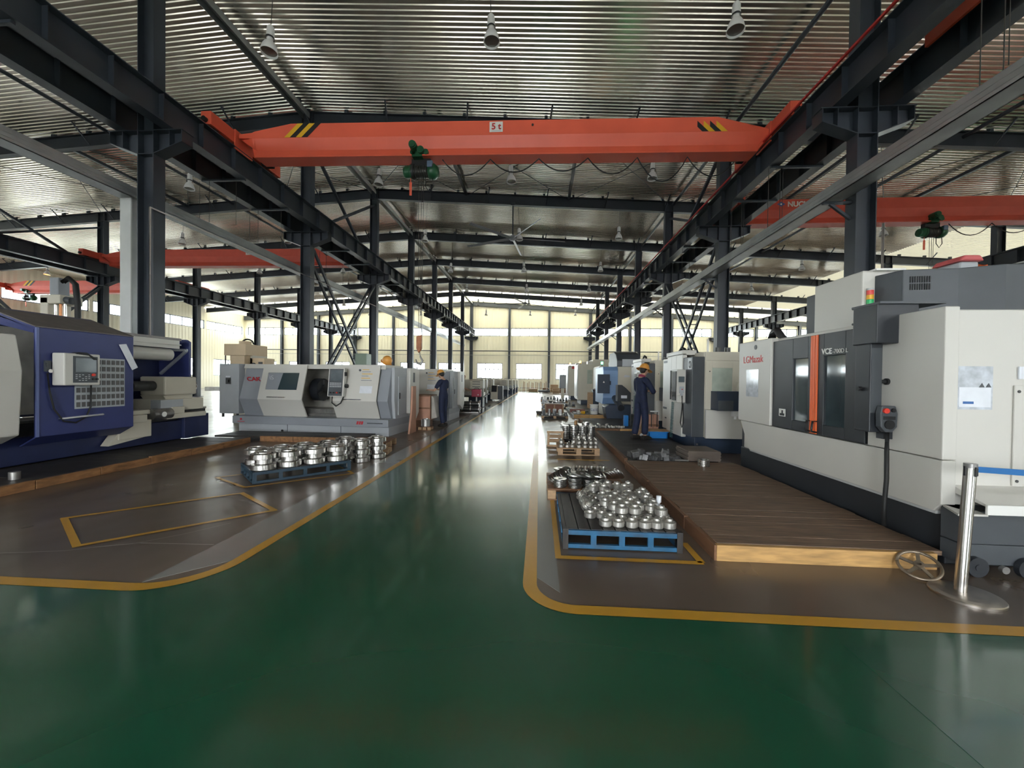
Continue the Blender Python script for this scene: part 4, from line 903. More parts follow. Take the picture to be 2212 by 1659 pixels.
# ---------------------------------------------------------------- white slant-front lathes along the left side
def cak():
    """local frame: front faces -Y, x from 0 (left) to 4.45"""
    r = thing('cnc_lathe', 'lathe', 'lathe', (0, 0, 0))
    boxpart('plinth', MLGREY, r, .12, 4.20, .08, 1.5, 0, .23, bevel=.006)
    for x in (1.5, 2.95): MB().box(x - .004, x + .004, .07, .082, .0, .23).build('plinth_seam', MDARK2, r)
    b = boxpart('base', MGREY, r, 0, 4.22, 0, 1.5, .23, .42, bevel=.006)
    MB().cyl((1.36, .075, .06), (1.36, .06, .06), .03, 12).build('drain_plug', BLACK, r)
    # slanted panels: outline in (y,z): vertical-ish upper, waist at .87, lower going back
    sl = lambda dy=0.: [(.30 + dy, 1.78), (.06 + dy, .87), (.30 + dy, .40), (.34 + dy, .40), (.10 + dy, .87), (.34 + dy, 1.78)]
    MB().prism([(.36, 1.74), (.10, .87), (.30, .42), (1.4, .42), (1.4, 1.74)], 'x', .10, .72).build('left_cabinet', MGREY, r, .01)
    MB().prism([(.34, 1.80), (.30, 1.68), (1.4, 1.68), (1.4, 1.80)], 'x', .06, 4.0).build('top_cover', MWHITE, r, .008)
    d1 = MB()
    def panel(mb, x0, x1, hole=None, off=0.):
        """slanted door: upper face with optional window hole, lower face"""
        P = lambda x, t: (x, .30 - .24 * t + off, 1.78 - .91 * t)
        Q = lambda x, t: (x, .06 + .24 * t + off, .87 - .47 * t)
        def slab(f, xa, xb, ta, tb):
            A, B, C_, D = Vector(f(xa, ta)), Vector(f(xb, ta)), Vector(f(xb, tb)), Vector(f(xa, tb))
            n = (B - A).cross(D - A).normalized() * .03
            if n.y < 0: n = -n
            vs = [A, B, C_, D, A + n, B + n, C_ + n, D + n]
            mb.add(vs, [(0, 1, 2, 3), (7, 6, 5, 4), (0, 4, 5, 1), (1, 5, 6, 2), (2, 6, 7, 3), (3, 7, 4, 0)])
        if hole:
            a, c, s, e = hole
            slab(P, x0, x1, 0, s); slab(P, x0, x1, e, 1); slab(P, x0, a, s, e); slab(P, c, x1, s, e)
        else: slab(P, x0, x1, 0, 1)
        slab(Q, x0, x1, 0, 1)
        return P
    P = panel(d1, .70, 1.92, (.86, 1.74, .23, .72), -.05)
    o1 = d1.build('door', MWHITE, r, 0)
    A, B, C_, D = [Vector(P(x, t)) + Vector((0, .022, 0)) for x, t in ((.86, .23), (1.74, .23), (1.74, .72), (.86, .72))]
    MB().add([A, B, C_, D], [(0, 3, 2, 1)]).build('window', TGLASS, o1)
    A, B, C_, D = [Vector(P(x, t)) + Vector((0, .02, 0)) for x, t in ((.86, .23), (1.27, .23), (1.2, .72), (.86, .72))]
    MB().add([A, B, C_, D], [(0, 3, 2, 1)]).build('window_blind', MGREY, o1)
    MB().bar(Vector(P(.98, .93)) + Vector((0, -.02, 0)), Vector(P(1.48, .93)) + Vector((0, -.02, 0)), .05, .02).build('handle', CHROME, o1)
    d2 = MB(); P2 = panel(d2, 2.72, 3.88, None, -.02); o2 = d2.build('door', MWHITE, r, 0)
    MB().bar(Vector(P2(3.02, .95)) + Vector((0, -.02, 0)), Vector(P2(3.5, .95)) + Vector((0, -.02, 0)), .05, .02).build('handle', CHROME, o2)
    for k in range(6): MB().bar(Vector(P2(3.42, .12 + k * .06)) + Vector((0, -.003, 0)), Vector(P2(3.60 + .05 * (k % 3), .12 + k * .06)) + Vector((0, -.003, 0)), .006, .016).build('printed_line', MGREY if k % 2 else YELLOW, o2)
    MB().add([Vector(P2(x, t)) + Vector((0, -.003, 0)) for x, t in ((3.42, .58), (3.74, .58), (3.74, .78), (3.42, .78))], [(0, 3, 2, 1)]).build('instruction_sheet', PAPER, o2)
    MB().cyl(Vector(P2(3.36, .14)), Vector(P2(3.36, .14)) + Vector((0, -.02, .005)), .028, 14).build('lock', MDARK2, o2)
    MB().prism([(.36, 1.72), (.12, .87), (.34, .42), (1.4, .42), (1.4, 1.72)], 'x', 3.86, 4.14).build('right_cabinet', MGREY, r, .01)
    MB().prism([(.34, 1.74), (.34, .9), (.42, .40), (1.45, .40), (1.45, 1.74)], 'x', 4.14, 4.22).build('end_panel', MLGREY, r, .008)
    ed = MB().box(4.22, 4.24, .55, 1.0, .5, 1.5).build('end_door', MLGREY, r, .004)
    MB().box(4.24, 4.255, .58, .62, .92, 1.08).build('end_latch', BLACK, ed)
    MB().prism([(1.1, 1.74), (1.1, .5), (1.55, .3), (1.75, .5), (1.75, 1.74)], 'x', 4.15, 4.32).build('rear_cabinet', MWHITE, r, .01)
    MB().box(4.315, 4.325, 1.3, 1.42, 1.35, 1.62).build('rear_grille', MDARK2, r)
    boxpart('electrical_cabinet', MLGREY, r, -.62, -.04, .25, 1.3, .45, 1.80, bevel=.01)
    MB().box(-.42, -.28, .235, .25, 1.25, 1.42).cyl((-.35, .235, 1.33), (-.35, .21, 1.33), .03, 12).build('main_switch', BLACK, r)
    MB().box(-.42, -.28, .24, .25, 1.43, 1.47).build('switch_label', PAPER, r)
    for x in (-.55, -.12): MB().cyl((x, .3, .35), (x, .3, .45), .03, 8).build('cabinet_foot', BLACK, r)
    MB().box(-.04, .10, .45, 1.3, .42, 1.78).build('side_filler', MWHITE, r)
    # open working space between the doors
    MB().box(.75, 3.9, 1.30, 1.36, .42, 1.7).build('rear_wall', INNER, r)
    MB().box(2.55, 2.62, .5, 1.3, .75, 1.66).build('inner_post', INNER, r)
    MB().box(.8, 3.9, .45, 1.0, .50, .62).box(.8, 3.9, .40, .55, .42, .5).build('bed', WORN, r, .01)
    MB().cyl((1.70, .95, 1.12), (1.92, .95, 1.12), .31, 28).build('chuck', MDARK, r, 0)
    MB().cyl((1.92, .95, 1.12), (1.95, .95, 1.12), .09, 16).build('bore', BLACK, r)
    for k in range(3):
        a = R(90 + 120 * k); MB().bar((1.94, .95 + .14 * math.cos(a), 1.12 + .14 * math.sin(a)), (1.94, .95 + .27 * math.cos(a), 1.12 + .27 * math.sin(a)), .08, .08).build('jaw', IRON, r)
    MB().box(2.62, 3.0, .42, .9, .62, .80).box(2.5, 2.8, .42, .62, .72, .78).build('carriage', MCREAM, r, .01)
    # swivelling control console
    co = MB().prism([(.02, 1.70), (-.06, .98), (.06, .98), (.14, 1.70)], 'x', 2.66, 3.08).build('console', MWHITE, r, .012)
    F = lambda x, t, o=.004: Vector((x, .02 - .08 * t - o, 1.70 - .72 * t))
    MB().add([F(x, t) for x, t in ((2.69, .03), (3.05, .03), (3.05, .97), (2.69, .97))], [(0, 3, 2, 1)]).build('console_face', MDARK2, co)
    MB().add([F(x, t, .006) for x, t in ((2.73, .08), (3.02, .08), (3.02, .45), (2.73, .45))], [(0, 3, 2, 1)]).build('screen', SCREEN, co)
    for a in range(3):
        kk_ = MB()
        for b in range(7): kk_.bar(F(2.72 + b * .045, .53 + a * .06, .008), F(2.75 + b * .045, .53 + a * .06, .008), .012, .02)
        kk_.build('key_row', KEYS, co)
    for k, x in enumerate((2.75, 2.83, 2.92, 3.0)): MB().cyl(F(x, .86), F(x, .86, .03), .018, 12).build('button', MATS['stop_red'] if k == 2 else BLACK, co)
    MB().cyl((3.08, .05, 1.25), (3.14, .05, 1.25), .05, 14).box(3.08, 3.11, .0, .08, 1.5, 1.6).build('handwheel', BLACK, co)
    MB().tube([(2.76, .0, .98), (2.78, -.04, .82), (2.9, -.06, .74), (3.02, -.05, .82), (3.06, .02, 1.0)], .016, 7).build('console_cable', RUBBER, co)
    return r
ck = cak(); ck['label'] = 'white and grey slant-front lathe with open doors behind the flange pallet'
mk = Matrix.Translation((-8.08, 9.98, 0)) @ Matrix.Rotation(R(-4.6), 4, 'Z')
red3 = mat('maker_red', (.50, .03, .04), .45)
rt = Matrix.Rotation(R(-14.5), 3, 'X')
sl = (Matrix.Rotation(R(14.77), 4, 'X') @ FACE_Y.to_4x4()).to_3x3()
t1 = text('CAK', 'lettering', red3, ck, (.215, .240, 1.345), sl, .155, sx=1.25, bold=.004); t2 = text('8', 'lettering', GREYTXT, ck, (.595, .243, 1.345), sl, .155, sx=1.25)
text('iS', 'lettering', GREYTXT, ck, (.94, .142, 1.39), sl, .155, sx=1.25)
for k in range(3): MB().prism([(3.40 + k * .06, .29), (3.445 + k * .06, .29), (3.465 + k * .06, .37), (3.42 + k * .06, .37)], 'y', -.006, 0).build('emblem', red3, ck, local=True)
MB().box(3.68, 4.08, -.004, 0, .315, .34).build('maker_strip', MDARK2, ck, local=True)
MB().cyl((.25, -.004, .34), (.25, 0, .34), .03, 14).box(.15, .35, -.004, 0, .27, .285).build('emblem', red3, ck, local=True)
ck.location = mk.translation; ck.rotation_euler = (0, 0, R(-4.6)); ck.scale = (1.035, 1, 1)
place(ck, (-7.45, 13.75, 0), R(-3), 'white slant-front lathe being worked by the person in the orange helmet')

# conventional lathes down the left side
def old_lathe():
    r = thing('engine_lathe', 'lathe', 'lathe', (0, 0, 0))
    boxpart('headstock_foot', MDBLUE, r, -3.0, -2.2, 0, .7, 0, .62)
    boxpart('tail_foot', MNAVY, r, -.8, -.05, .05, .65, 0, .55)
    MB().box(-3, 0, .12, .6, .6, .78).build('bed', WORN, r, .01)
    MB().box(-3, .05, -.12, .75, .52, .58).build('chip_tray', MDARK2, r, .008)
    boxpart('headstock', MCREAM, r, -3.0, -2.2, .0, .72, .78, 1.35)
    MB().box(-2.2, .0, .72, .76, .78, 1.42).build('splash_guard', MCREAM, r)
    MB().prism([(.0, .95), (.0, 1.38), (.15, 1.45), (.72, 1.45), (.72, .95)], 'x', -.75, -.04).build('end_cover', MCREAM, r, .02)
    for z in (1.05, 1.18, 1.3): MB().box(-.6, -.2, -.008, 0, z, z + .03).build('louvre', MDARK2, r)
    MB().box(-1.6, -1.1, -.05, .7, .78, .98).box(-1.5, -1.2, .2, .5, .98, 1.15).build('carriage', MCREAM, r, .02)
    MB().box(-.70, -.10, -.02, .0, .62, .9).build('front_plate', MLGREY, r, .01)
    MB().tube([(-.05, -.1, .05), (-.02, -.1, .5), (-.02, -.1, 1.40)], .03, 8).build('rail_post', WHITE, r)
    MB().tube([(-.4, .3, 1.45), (-.35, .3, 1.53), (.1, .25, 1.5), (.3, .25, 1.4)], .02, 7).build('coolant_pipe', WORN, r)
    return r
ol = old_lathe(); ol.location = (-2.85, 20.4, 0); ol['label'] = 'cream and navy engine lathe beside the red tool box, nearest of its row'; ol['group'] = 'engine lathes down the left side'
for k, (x, y) in enumerate(((-3.1, 23.6), (-3.1, 27.0), (-2.6, 33.6), (-2.5, 37.8), (-2.45, 41.6), (-2.4, 45.3))):
    place(ol, (x, y, 0), 0, 'cream and navy engine lathe in the left row, %s behind the nearest' % ORD[k], 'engine lathes down the left side')
r = thing('control_cabinet', 'dark grey sloping control cabinet on castors between the left lathes', 'cabinet', (-2.75, 26.2, 0))
MB().prism([(26.1, .12), (26.1, .62), (26.28, 1.05), (26.7, 1.05), (26.7, .12)], 'x', -3.2, -2.72).build('body', MCREAM, r, .02)
MB().box(-2.72, -2.40, 26.1, 26.7, .12, 1.02).build('side', MDARK2, r, .01)
MB().prism([(26.095, .62), (26.275, 1.05), (26.27, 1.05), (26.09, .62)], 'x', -3.15, -2.80).build('face', MDARK, r)
for x in (-3.1, -2.5): MB().cyl((x - .02, 26.2, .06), (x + .02, 26.2, .06), .06, 12).build('castor', BLACK, r)

# machines behind the left rows
r = thing('milling_machine', 'beige knee milling machine with wheel on top behind the white lathe', 'milling machine', (-9.6, 12.3, 0))
boxpart('column', MCREAM, r, -9.85, -9.2, 12.2, 12.9, 0, 2.15)
boxpart('ram', mat('beige_enamel', (.62, .47, .30), .45, var=.05), r, -9.92, -9.20, 11.9, 12.9, 2.12, 2.48)
boxpart('head', MATS['beige_enamel'], r, -9.76, -9.28, 11.95, 12.3, 1.55, 2.12)
boxpart('gearbox', MATS['beige_enamel'], r, -9.3, -8.80, 12.2, 12.7, 1.6, 2.05)
MB().box(-9.0, -8.86, 12.19, 12.2, 1.8, 1.93).cyl((-9.14, 12.2, 1.85), (-9.14, 12.14, 1.85), .05, 12).build('dial_plate', MDARK2, r)
MB().tube([(-9.45 + .2 * math.cos(R(t * 15)), 12.3, 2.5 + .16 * math.sin(R(t * 15))) for t in range(13)], .025, 7).build('motor_hoop', BLACK, r)
MB().cyl((-9.6, 12.4, 2.48), (-9.6, 12.4, 2.6), .18, 16).build('pulley_cap', MATS['beige_enamel'], r)
MB().cyl((-9.95, 12.0, 1.4), (-9.95, 12.0, 2.12), .02, 8).build('rod', ROPE, r)
boxpart('table', WORN, r, -10.3, -8.6, 11.6, 12.1, 1.0, 1.12)
r = thing('drilling_machine', 'tall beige machine column with motor and black hose behind the blue lathe', 'drilling machine', (-12, 9.1, 0))
boxpart('column', MCREAM, r, -12.28, -12.08, 9.0, 9.5, 0, 3.35)
MB().box(-12.3, -11.75, 9.0, 9.5, 3.2, 3.42).build('top_bracket', MCREAM, r, .02)
for x in (-12.0, -11.86, -11.74): MB().cyl((x, 9.1, 1.2), (x, 9.1, 3.2), .028, 10).build('guide_rod', CHROME if x != -11.86 else mat('copper_rod', (.5, .22, .1), .35, .8), r)
MB().box(-12.1, -11.86, 9.05, 9.3, 3.42, 3.85).build('motor', MGREY, r, .02)
MB().cyl((-11.9, 9.15, 3.33), (-11.6, 9.15, 3.28), .09, 14).build('reducer', MDARK2, r)
MB().tube([(-11.95, 9.15, 3.7), (-11.7, 9.15, 3.85), (-11.52, 9.15, 3.7), (-11.46, 9.15, 3.2), (-11.44, 9.15, 1.2)], .06, 8).build('hose', RUBBER, r)
boxpart('table', MCREAM, r, -12.5, -11.4, 8.8, 9.8, .4, 1.1)
r = thing('grinding_machine', 'pale green machine behind the white slant-front lathe', 'grinding machine', (-8, 16.6, 0))
PGREEN = mat('pale_machine_green', (.28, .36, .28), .45, var=.05)
boxpart('base', PGREEN, r, -8.4, -6.2, 16.2, 17.2, 0, 1.25); boxpart('column', PGREEN, r, -7.9, -7.4, 16.6, 17.1, 1.25, 2.5); boxpart('head', PGREEN, r, -8.3, -7.2, 16.3, 16.7, 1.5, 1.9)
MB().cyl((-7.0, 16.15, 1.35), (-6.4, 16.15, 1.35), .05, 10).build('spindle', WORN, r)
MB().cyl((-6.8, 16.4, 1.25), (-6.8, 16.4, 1.7), .1, 12).build('motor', PGREEN, r)
# ================================================================== platforms, pallets, workpieces
WOOD = mat('worn_planks', (.19, .122, .078), .55, var=.35, vscale=3, stretch=(1.2, 14, 14), dirt=.6, dcol=(.06, .04, .027), dscale=2)
WOODB = mat('raw_timber', (.50, .29, .105), .55, var=.22, vscale=3, stretch=(1.5, 10, 10), dirt=.3, dcol=(.13, .065, .025), dscale=4)
WOODR = mat('red_brown_timber', (.20, .095, .045), .6, var=.3, vscale=3, stretch=(6, 1.5, 6), dirt=.4, dcol=(.05, .025, .015), dscale=3)
WOODP = mat('pallet_pine', (.42, .27, .15), .6, var=.2, vscale=4, stretch=(2, 8, 8))
WOODK = mat('oily_dark_planks', (.028, .025, .023), .5, var=.3, vscale=4, dirt=.3, dcol=(.07, .055, .045))
PLY = mat('pinkish_plywood', (.45, .23, .15), .6, var=.12, vscale=3)
PBLUE = mat('blue_pallet_paint', (.016, .105, .215), .5, var=.25, vscale=6, dirt=.8, dcol=(.05, .055, .06), dscale=5)
PBLUE2 = mat('dirty_blue_pallet', (.016, .040, .062), .5, var=.3, vscale=6, dirt=.7, dcol=(.03, .032, .035), dscale=6)
PBOARD = mat('black_pallet_boards', (.030, .027, .025), .55, var=.3, vscale=5, stretch=(8, 1, 1), dirt=.35, dcol=(.085, .075, .065), dscale=3)
TURNED = mat('turned_steel', (.56, .54, .51), .30, 1., var=.08, vscale=9, stretch=(1, 1, .2), rvar=.07)
FORGED = mat('machined_hub_steel', (.50, .48, .44), .40, .85, var=.10, vscale=20, rvar=.08)
DISC = mat('ground_disc_steel', (.50, .49, .47), .28, 1., var=.12, vscale=20)
BLOCK = mat('sawn_steel_block', (.20, .20, .20), .42, .7, var=.3, vscale=14)
def planks(root, x0, x1, y0, y1, z0, z1, n, mt, along='x', gap=.004, name='plank', jit=.004):
    """deck boards, each a piece of its own"""
    for k in range(n):
        a, b = k / n, (k + 1) / n; dz = random.uniform(-jit, 0); e = random.uniform(-.008, .008)
        if along == 'x': MB().box(x0 + e, x1 + e, y0 + (y1 - y0) * a + gap / 2, y0 + (y1 - y0) * b - gap / 2, z0, z1 + dz).build(name, mt, root)
        else: MB().box(x0 + (x1 - x0) * a + gap / 2, x0 + (x1 - x0) * b - gap / 2, y0 + e, y1 + e, z0, z1 + dz).build(name, mt, root)
# right-hand deck beside the big machine
r = thing('wooden_platform', 'long brown plank platform beside the largest white machine at right', 'platform', (2.3, 5, 0))
planks(r, 1.49, 3.235, 3.40, 6.78, .10, .138, 19, WOOD)
MB().box(1.47, 3.16, 3.355, 3.398, 0.0, .13).build('front_board', WOODB, r, .004, 'pale raw timber front board')
for k in range(5): MB().box(1.452, 1.492, 3.36 + k * .69, 3.36 + (k + 1) * .69 - .01, 0, .128 + .006 * (k % 2)).build('edge_board', WOODR, r, .004)
for k in range(4): MB().box(1.55, 3.2, 3.6 + k * .9, 3.7 + k * .9, .0, .10).build('joist', WOODR, r)
# left deck before the blue lathe
r = thing('wooden_platform', 'dark oily platform with worn brown edge before the blue lathe', 'platform', (-7, 5, 0))
planks(r, -7.6, -6.42, 1.6, 8.40, .06, .10, 26, WOODK)
for k in range(9): MB().box(-6.42, -6.36, 1.6 + k * .755, 1.6 + (k + 1) * .755 - .008, 0, .115 + random.uniform(-.012, .012)).build('edge_board', mat('worn_orange_timber', (.26, .125, .05), .6, var=.35, vscale=3, stretch=(6, 1.5, 6), dirt=.5, dcol=(.05, .03, .02), dscale=4) if k == 0 else MATS['worn_orange_timber'], r, .006)
MB().box(-8.3, -7.6, 1.6, 8.08, .0, .10).build('inner_deck', WOODK, r)
MB().box(-6.42, -7.6, 8.40, 8.44, 0, .1)
r = thing('wooden_platform', 'low dark platform with timber front under the white slant-front lathe', 'platform', (-5, 9.1, 0))
planks(r, -7.4, -3.95, 8.62, 9.42, .07, .11, 5, WOODK)
for k in range(3): MB().box(-6.28 + k * .78, -6.28 + (k + 1) * .78 - .01, 8.57, 8.62, 0, .12).build('front_board', MATS['worn_orange_timber'], r, .005)
# right-hand decks farther back
r = thing('wooden_platform', 'dark platform the helmeted person at right stands on', 'platform', (2.3, 9, 0))
planks(r, 1.56, 3.08, 7.05, 10.9, .07, .115, 16, WOODK)
for k in range(4): MB().box(1.50, 1.555, 7.05 + k * .96, 7.05 + (k + 1) * .96 - .01, 0, .118).build('edge_board', WOODR, r, .004)
r = thing('wooden_platform', 'dark platform with orange timber front behind the helmeted person', 'platform', (2.3, 12.5, 0))
planks(r, 1.45, 3.05, 11.25, 14.2, .08, .13, 12, WOODK)
for k in range(2): MB().box(1.43 + k * .82, 1.43 + (k + 1) * .82 - .01, 11.2, 11.25, 0.01, .135).build('front_board', WOODB if k else WOODR, r, .005)
MB().box(1.40, 1.45, 11.2, 14.2, 0, .13).build('edge_board', WOODR, r)
r = thing('wooden_platform', 'dark platform with orange timber front under the white bucket', 'platform', (2.3, 17, 0))
planks(r, 1.35, 2.38, 15.55, 19.5, .08, .13, 12, WOODK)
for k in range(2): MB().box(1.35 + k * .6, 1.35 + (k + 1) * .6 - .01, 15.5, 15.55, .0, .135).build('front_board', WOODB, r, .005)
MB().box(1.30, 1.35, 15.5, 19.5, 0, .13).build('edge_board', LGREY, r)

# ---- steel pallet: boards on a blue frame
def steel_pallet(label, loc, rz, Lx, Ly, paint, board, ends=True):
    """local: x 0..Lx, y 0..Ly; top at .17"""
    r = thing('steel_pallet', label, 'pallet', loc, rz); h = .17
    P = lambda *b: MB().box(*b)
    n = 9
    for k in range(n): P(.03 + (Lx - .06) * k / n + .004, .03 + (Lx - .06) * (k + 1) / n - .004, .03, Ly - .03, h - .03, h).build('board', board, r, .003, local=True)
    for y0, y1 in ((0, .035), (Ly - .035, Ly)):
        P(0, Lx, y0, y1, h - .045, h - .005).build('top_rail', paint, r, .003, local=True); P(0, Lx, y0, y1, .01, .045).build('bottom_rail', paint, r, .003, local=True)
        for k in range(5):
            x = (Lx - .05) * k / 4; w_ = .05
            P(x, x + w_, y0 + .002, y1 - .002, .02, h - .04).build('upright', paint, r, .003, local=True)
    for x0, x1 in ((0, .035), (Lx - .035, Lx)):
        P(x0 + .001, x1 - .001, .035, Ly - .035, h - .045, h - .005).build('side_rail', board if ends else paint, r, .003, local=True); P(x0 + .001, x1 - .001, .035, Ly - .035, .01, .04).build('side_rail', paint, r, .003, local=True)
        for k in range(1, 4): P(x0 + .002, x1 - .002, Ly * k / 4 - .02, Ly * k / 4 + .02, .03, h - .04).build('upright', paint, r, local=True)
    if ends:
        for x in (0, Lx - .05):
            P(x, x + .05, -.004, .05, .0, h + .01).cyl((x + .025, -.006, h - .03), (x + .025, .0, h - .03), .01, 10).build('corner_post', board, r, .003, local=True)
    return r
steel_pallet('worn blue steel pallet with black boards holding the near pile of hubs', (.22, 3.47, 0), 0, 1.02, 1.16, PBLUE, PBOARD)
steel_pallet('dirty dark blue steel pallet holding stacked flanges at left', (-3.84, 5.10, 0), R(47), 1.32, .86, PBLUE2, PBOARD, False)
def wood_pallet(label, loc, rz, Lx, Ly, mt, h=.13, n=5):
    r = thing('wooden_pallet', label, 'pallet', loc, rz)
    for k in range(n): MB().box(0, Lx, Ly * k / n + .01, Ly * (k + 1) / n - .01, h - .018, h).build('deck_board', mt, r, .002, local=True)
    for y in (0, Ly / 2 - .045, Ly - .09):
        for x in (0, Lx / 2 - .05, Lx - .1): MB().box(x, x + .1, y, y + .09, .018, h - .018).build('block', WOODP, r, .003, local=True)
        MB().box(0, Lx, y, y + .09, 0, .018).build('skid', mt, r, .002, local=True)
    return r
wood_pallet('pale pine pallet holding small capped fittings beyond the blue pallet', (.38, 7.82, 0), 0, .81, .8, WOODP, .135)
wood_pallet('brown pallet with leaning steel discs behind the worn blue pallet', (.12, 4.86, 0), 0, .98, .86, WOODR, .14)
wood_pallet('dark pallet under tall stacks of grooved discs', (.50, 9.25, 0), 0, .82, .9, WOODK, .10)
wood_pallet('brown broken pallet lying behind the flange pallet', (-3.62, 7.32, 0), R(8), .75, .36, WOODP, .09, 3)
wood_pallet('brown timber pallet at the corner of the white slant-front lathe', (-3.95, 7.80, 0), R(4), .86, .78, WOODR, .15)
b = tag(MB().bar((-3.5, 7.36, .105), (-2.95, 7.58, .125), .12, .02, (0, 0, 1)).build('loose_board', WOODP), 'loose pine board lying on the broken pallet', 'board')

# ---- flanges on the left pallet
def flange_mesh(r_, h, rn, hn, name):
    return MB().lathe([(.45 * rn, 0), (r_ - .006, 0), (r_, .006), (r_, h - .006), (r_ - .006, h), (rn + .01, h), (rn, h + .008), (rn, h + hn - .006), (rn - .008, h + hn), (.58 * rn, h + hn), (.55 * rn, h + hn - .01), (.55 * rn, .0)], n=40).mesh(name, TURNED)
fl = flange_mesh(.160, .075, .108, .07, 'flange'); ft = flange_mesh(.160, .075, .115, .026, 'flange')
rot = Matrix.Rotation(R(47), 3, 'Z')
cols = [(0.165, .18), (.495, .18), (.825, .18), (1.155, .18), (.165, .63), (.495, .60), (.825, .62), (1.155, .60)]
for k, (u, v) in enumerate(cols):
    p = Vector((-3.84, 5.10, 0)) + rot @ Vector((u, v, 0)); z = .171
    nt = 2 if k < 8 else 1
    for t in range(nt):
        top = t == nt - 1
        o = bpy.data.objects.new('steel_flange', ft if top else fl); COL.objects.link(o)
        o.location = (p.x + random.uniform(-.006, .006), p.y + random.uniform(-.006, .006), z); o.rotation_euler = (0, 0, random.random() * 6)
        tag(o, 'bright turned steel flange stacked on the dirty blue pallet, %s layer' % ('upper' if top and nt == 2 else 'lower'), 'flange', 'turned flanges on the left pallet')
        z += .146
# three more stacks standing on the floor and timber behind the pallet
for k, (x, y) in enumerate(((-3.50, 6.98), (-3.12, 6.78), (-2.98, 7.16))):
    z = .002 if k != 9 else 0
    for t in range(3):
        o = bpy.data.objects.new('steel_flange', ft if t == 2 else fl); COL.objects.link(o); o.location = (x, y, z); z += .146
        tag(o, 'turned steel flange in a three-high stack behind the left pallet, %s of its stack' % ('bottom', 'middle', 'top')[t], 'flange', 'flange stacks behind the left pallet')

# ---- hubs on the near pallet
hub = MB().lathe([(.0, 0), (.052, 0), (.056, .004), (.056, .050), (.053, .054), (.040, .056), (.030, .066), (.028, .082), (.024, .084), (.018, .084), (.018, .05), (.0, .05)], n=24).mesh('hub', FORGED)
hub2 = MB().lathe([(.0, 0), (.050, 0), (.056, .006), (.056, .046), (.050, .052), (.036, .054), (.034, .072), (.028, .074), (.020, .074), (.020, .04), (0, .04)], n=24).mesh('hub', FORGED)
pts = []
for j in range(10):
    for i in range(8):
        x = .50 + i * .112 + (j % 2) * .056; y = 3.60 + j * .104
        if x > 1.19: continue
        if y < 3.74 and x < .60: continue
        if y > 3.9 and x < .50 + .0: continue
        if 3.68 < y < 3.85 and .62 < x < .66: continue
        pts.append((x + random.uniform(-.005, .005), y + random.uniform(-.005, .005)))
nhub = 0
for x, y in pts:
    o = bpy.data.objects.new('steel_hub', random.choice((hub, hub2))); COL.objects.link(o); o.location = (x, y, .171); o.rotation_euler = (0, 0, random.random() * 6)
    tag(o, 'small machined steel hub standing on the worn blue pallet boards', 'hub', 'machined hubs on the near pallet')
for x, y in pts:
    if (x > .72 and random.random() < .80 and y > 3.62) and x < 1.16 or (y > 3.85 and .55 < x < .74 and random.random() < .4):
        o = bpy.data.objects.new('steel_hub', random.choice((hub, hub2))); COL.objects.link(o); o.location = (x + random.uniform(-.008, .008), y + random.uniform(-.008, .008), .171 + .084); o.rotation_euler = (R(random.uniform(-2, 2)), R(random.uniform(-2, 2)), random.random() * 6)
        tag(o, 'small machined steel hub in the upper layer of the near pile', 'hub', 'machined hubs on the near pallet')
for k, (x, y, a, b) in enumerate(((.48, 3.98, 50, 20), (.47, 4.12, 40, -30), (.49, 4.30, -50, 15), (.56, 4.42, 35, 60))):
    o = bpy.data.objects.new('steel_hub', hub); COL.objects.link(o); o.location = (x, y, .215); o.rotation_euler = (R(a), R(b), k)
    tag(o, 'tilted machined steel hub at the left edge of the near pile', 'hub', 'machined hubs on the near pallet')
cup = tag(MB().tube([(0, 0, 0), (.0, 0, .03), (.0, 0, .085)], .022, 14).build('paper_roll', PAPER), 'small white paper roll standing on the near hubs', 'paper roll'); cup.location = (1.10, 3.70, .171 + .168)

# ---- rings on the pallet behind
ring = MB().lathe([(.030, 0), (.078, 0), (.082, .004), (.082, .016), (.078, .02), (.030, .02), (.028, .018), (.028, .002), (.030, 0)], n=28).mesh('ring', DISC)
def disc(x, y, z, rx, ry, lab, grp='steel rings on the second pallet'):
    o = bpy.data.objects.new('steel_ring', ring); COL.objects.link(o); o.location = (x, y, z); o.rotation_euler = (R(rx), R(ry), random.random() * .3); tag(o, lab, 'ring', grp)
for x, y, n in ((.27, 4.98, 5), (.46, 4.96, 6), (.64, 5.0, 5), (.30, 5.45, 6), (.82, 4.98, 4)):
    for k in range(n): disc(x + random.uniform(-.008, .008), y + random.uniform(-.008, .008), .142 + k * .0205, 0, 0, 'flat steel ring in an upright stack on the second pallet')
for k in range(12): disc(.42 + k * .038, 5.20, .142 + .085, 0, 62, 'steel ring leaning in the long front row on the second pallet')
for k in range(11): disc(.46 + k * .04, 5.42, .142 + .09, 0, -58, 'steel ring leaning in the long back row on the second pallet')
for k in range(7): disc(.20 + k * .03, 5.24 + k * .02, .16 + k * .012, 28 + k * 3, 25, 'steel ring lying tilted at the left of the second pallet')
for k in range(6): disc(.90 + k * .03, 5.36 - k * .012, .20 + k * .008, -30, 30 + 4 * k, 'steel ring lying tilted at the right of the second pallet')
for k in range(7): disc(.44 + k * .05, 4.98 + (k % 2) * .08, .27 + (k % 3) * .012, 10 * (k % 3) - 8, 8, 'steel ring lying on top of the second pallet stacks')

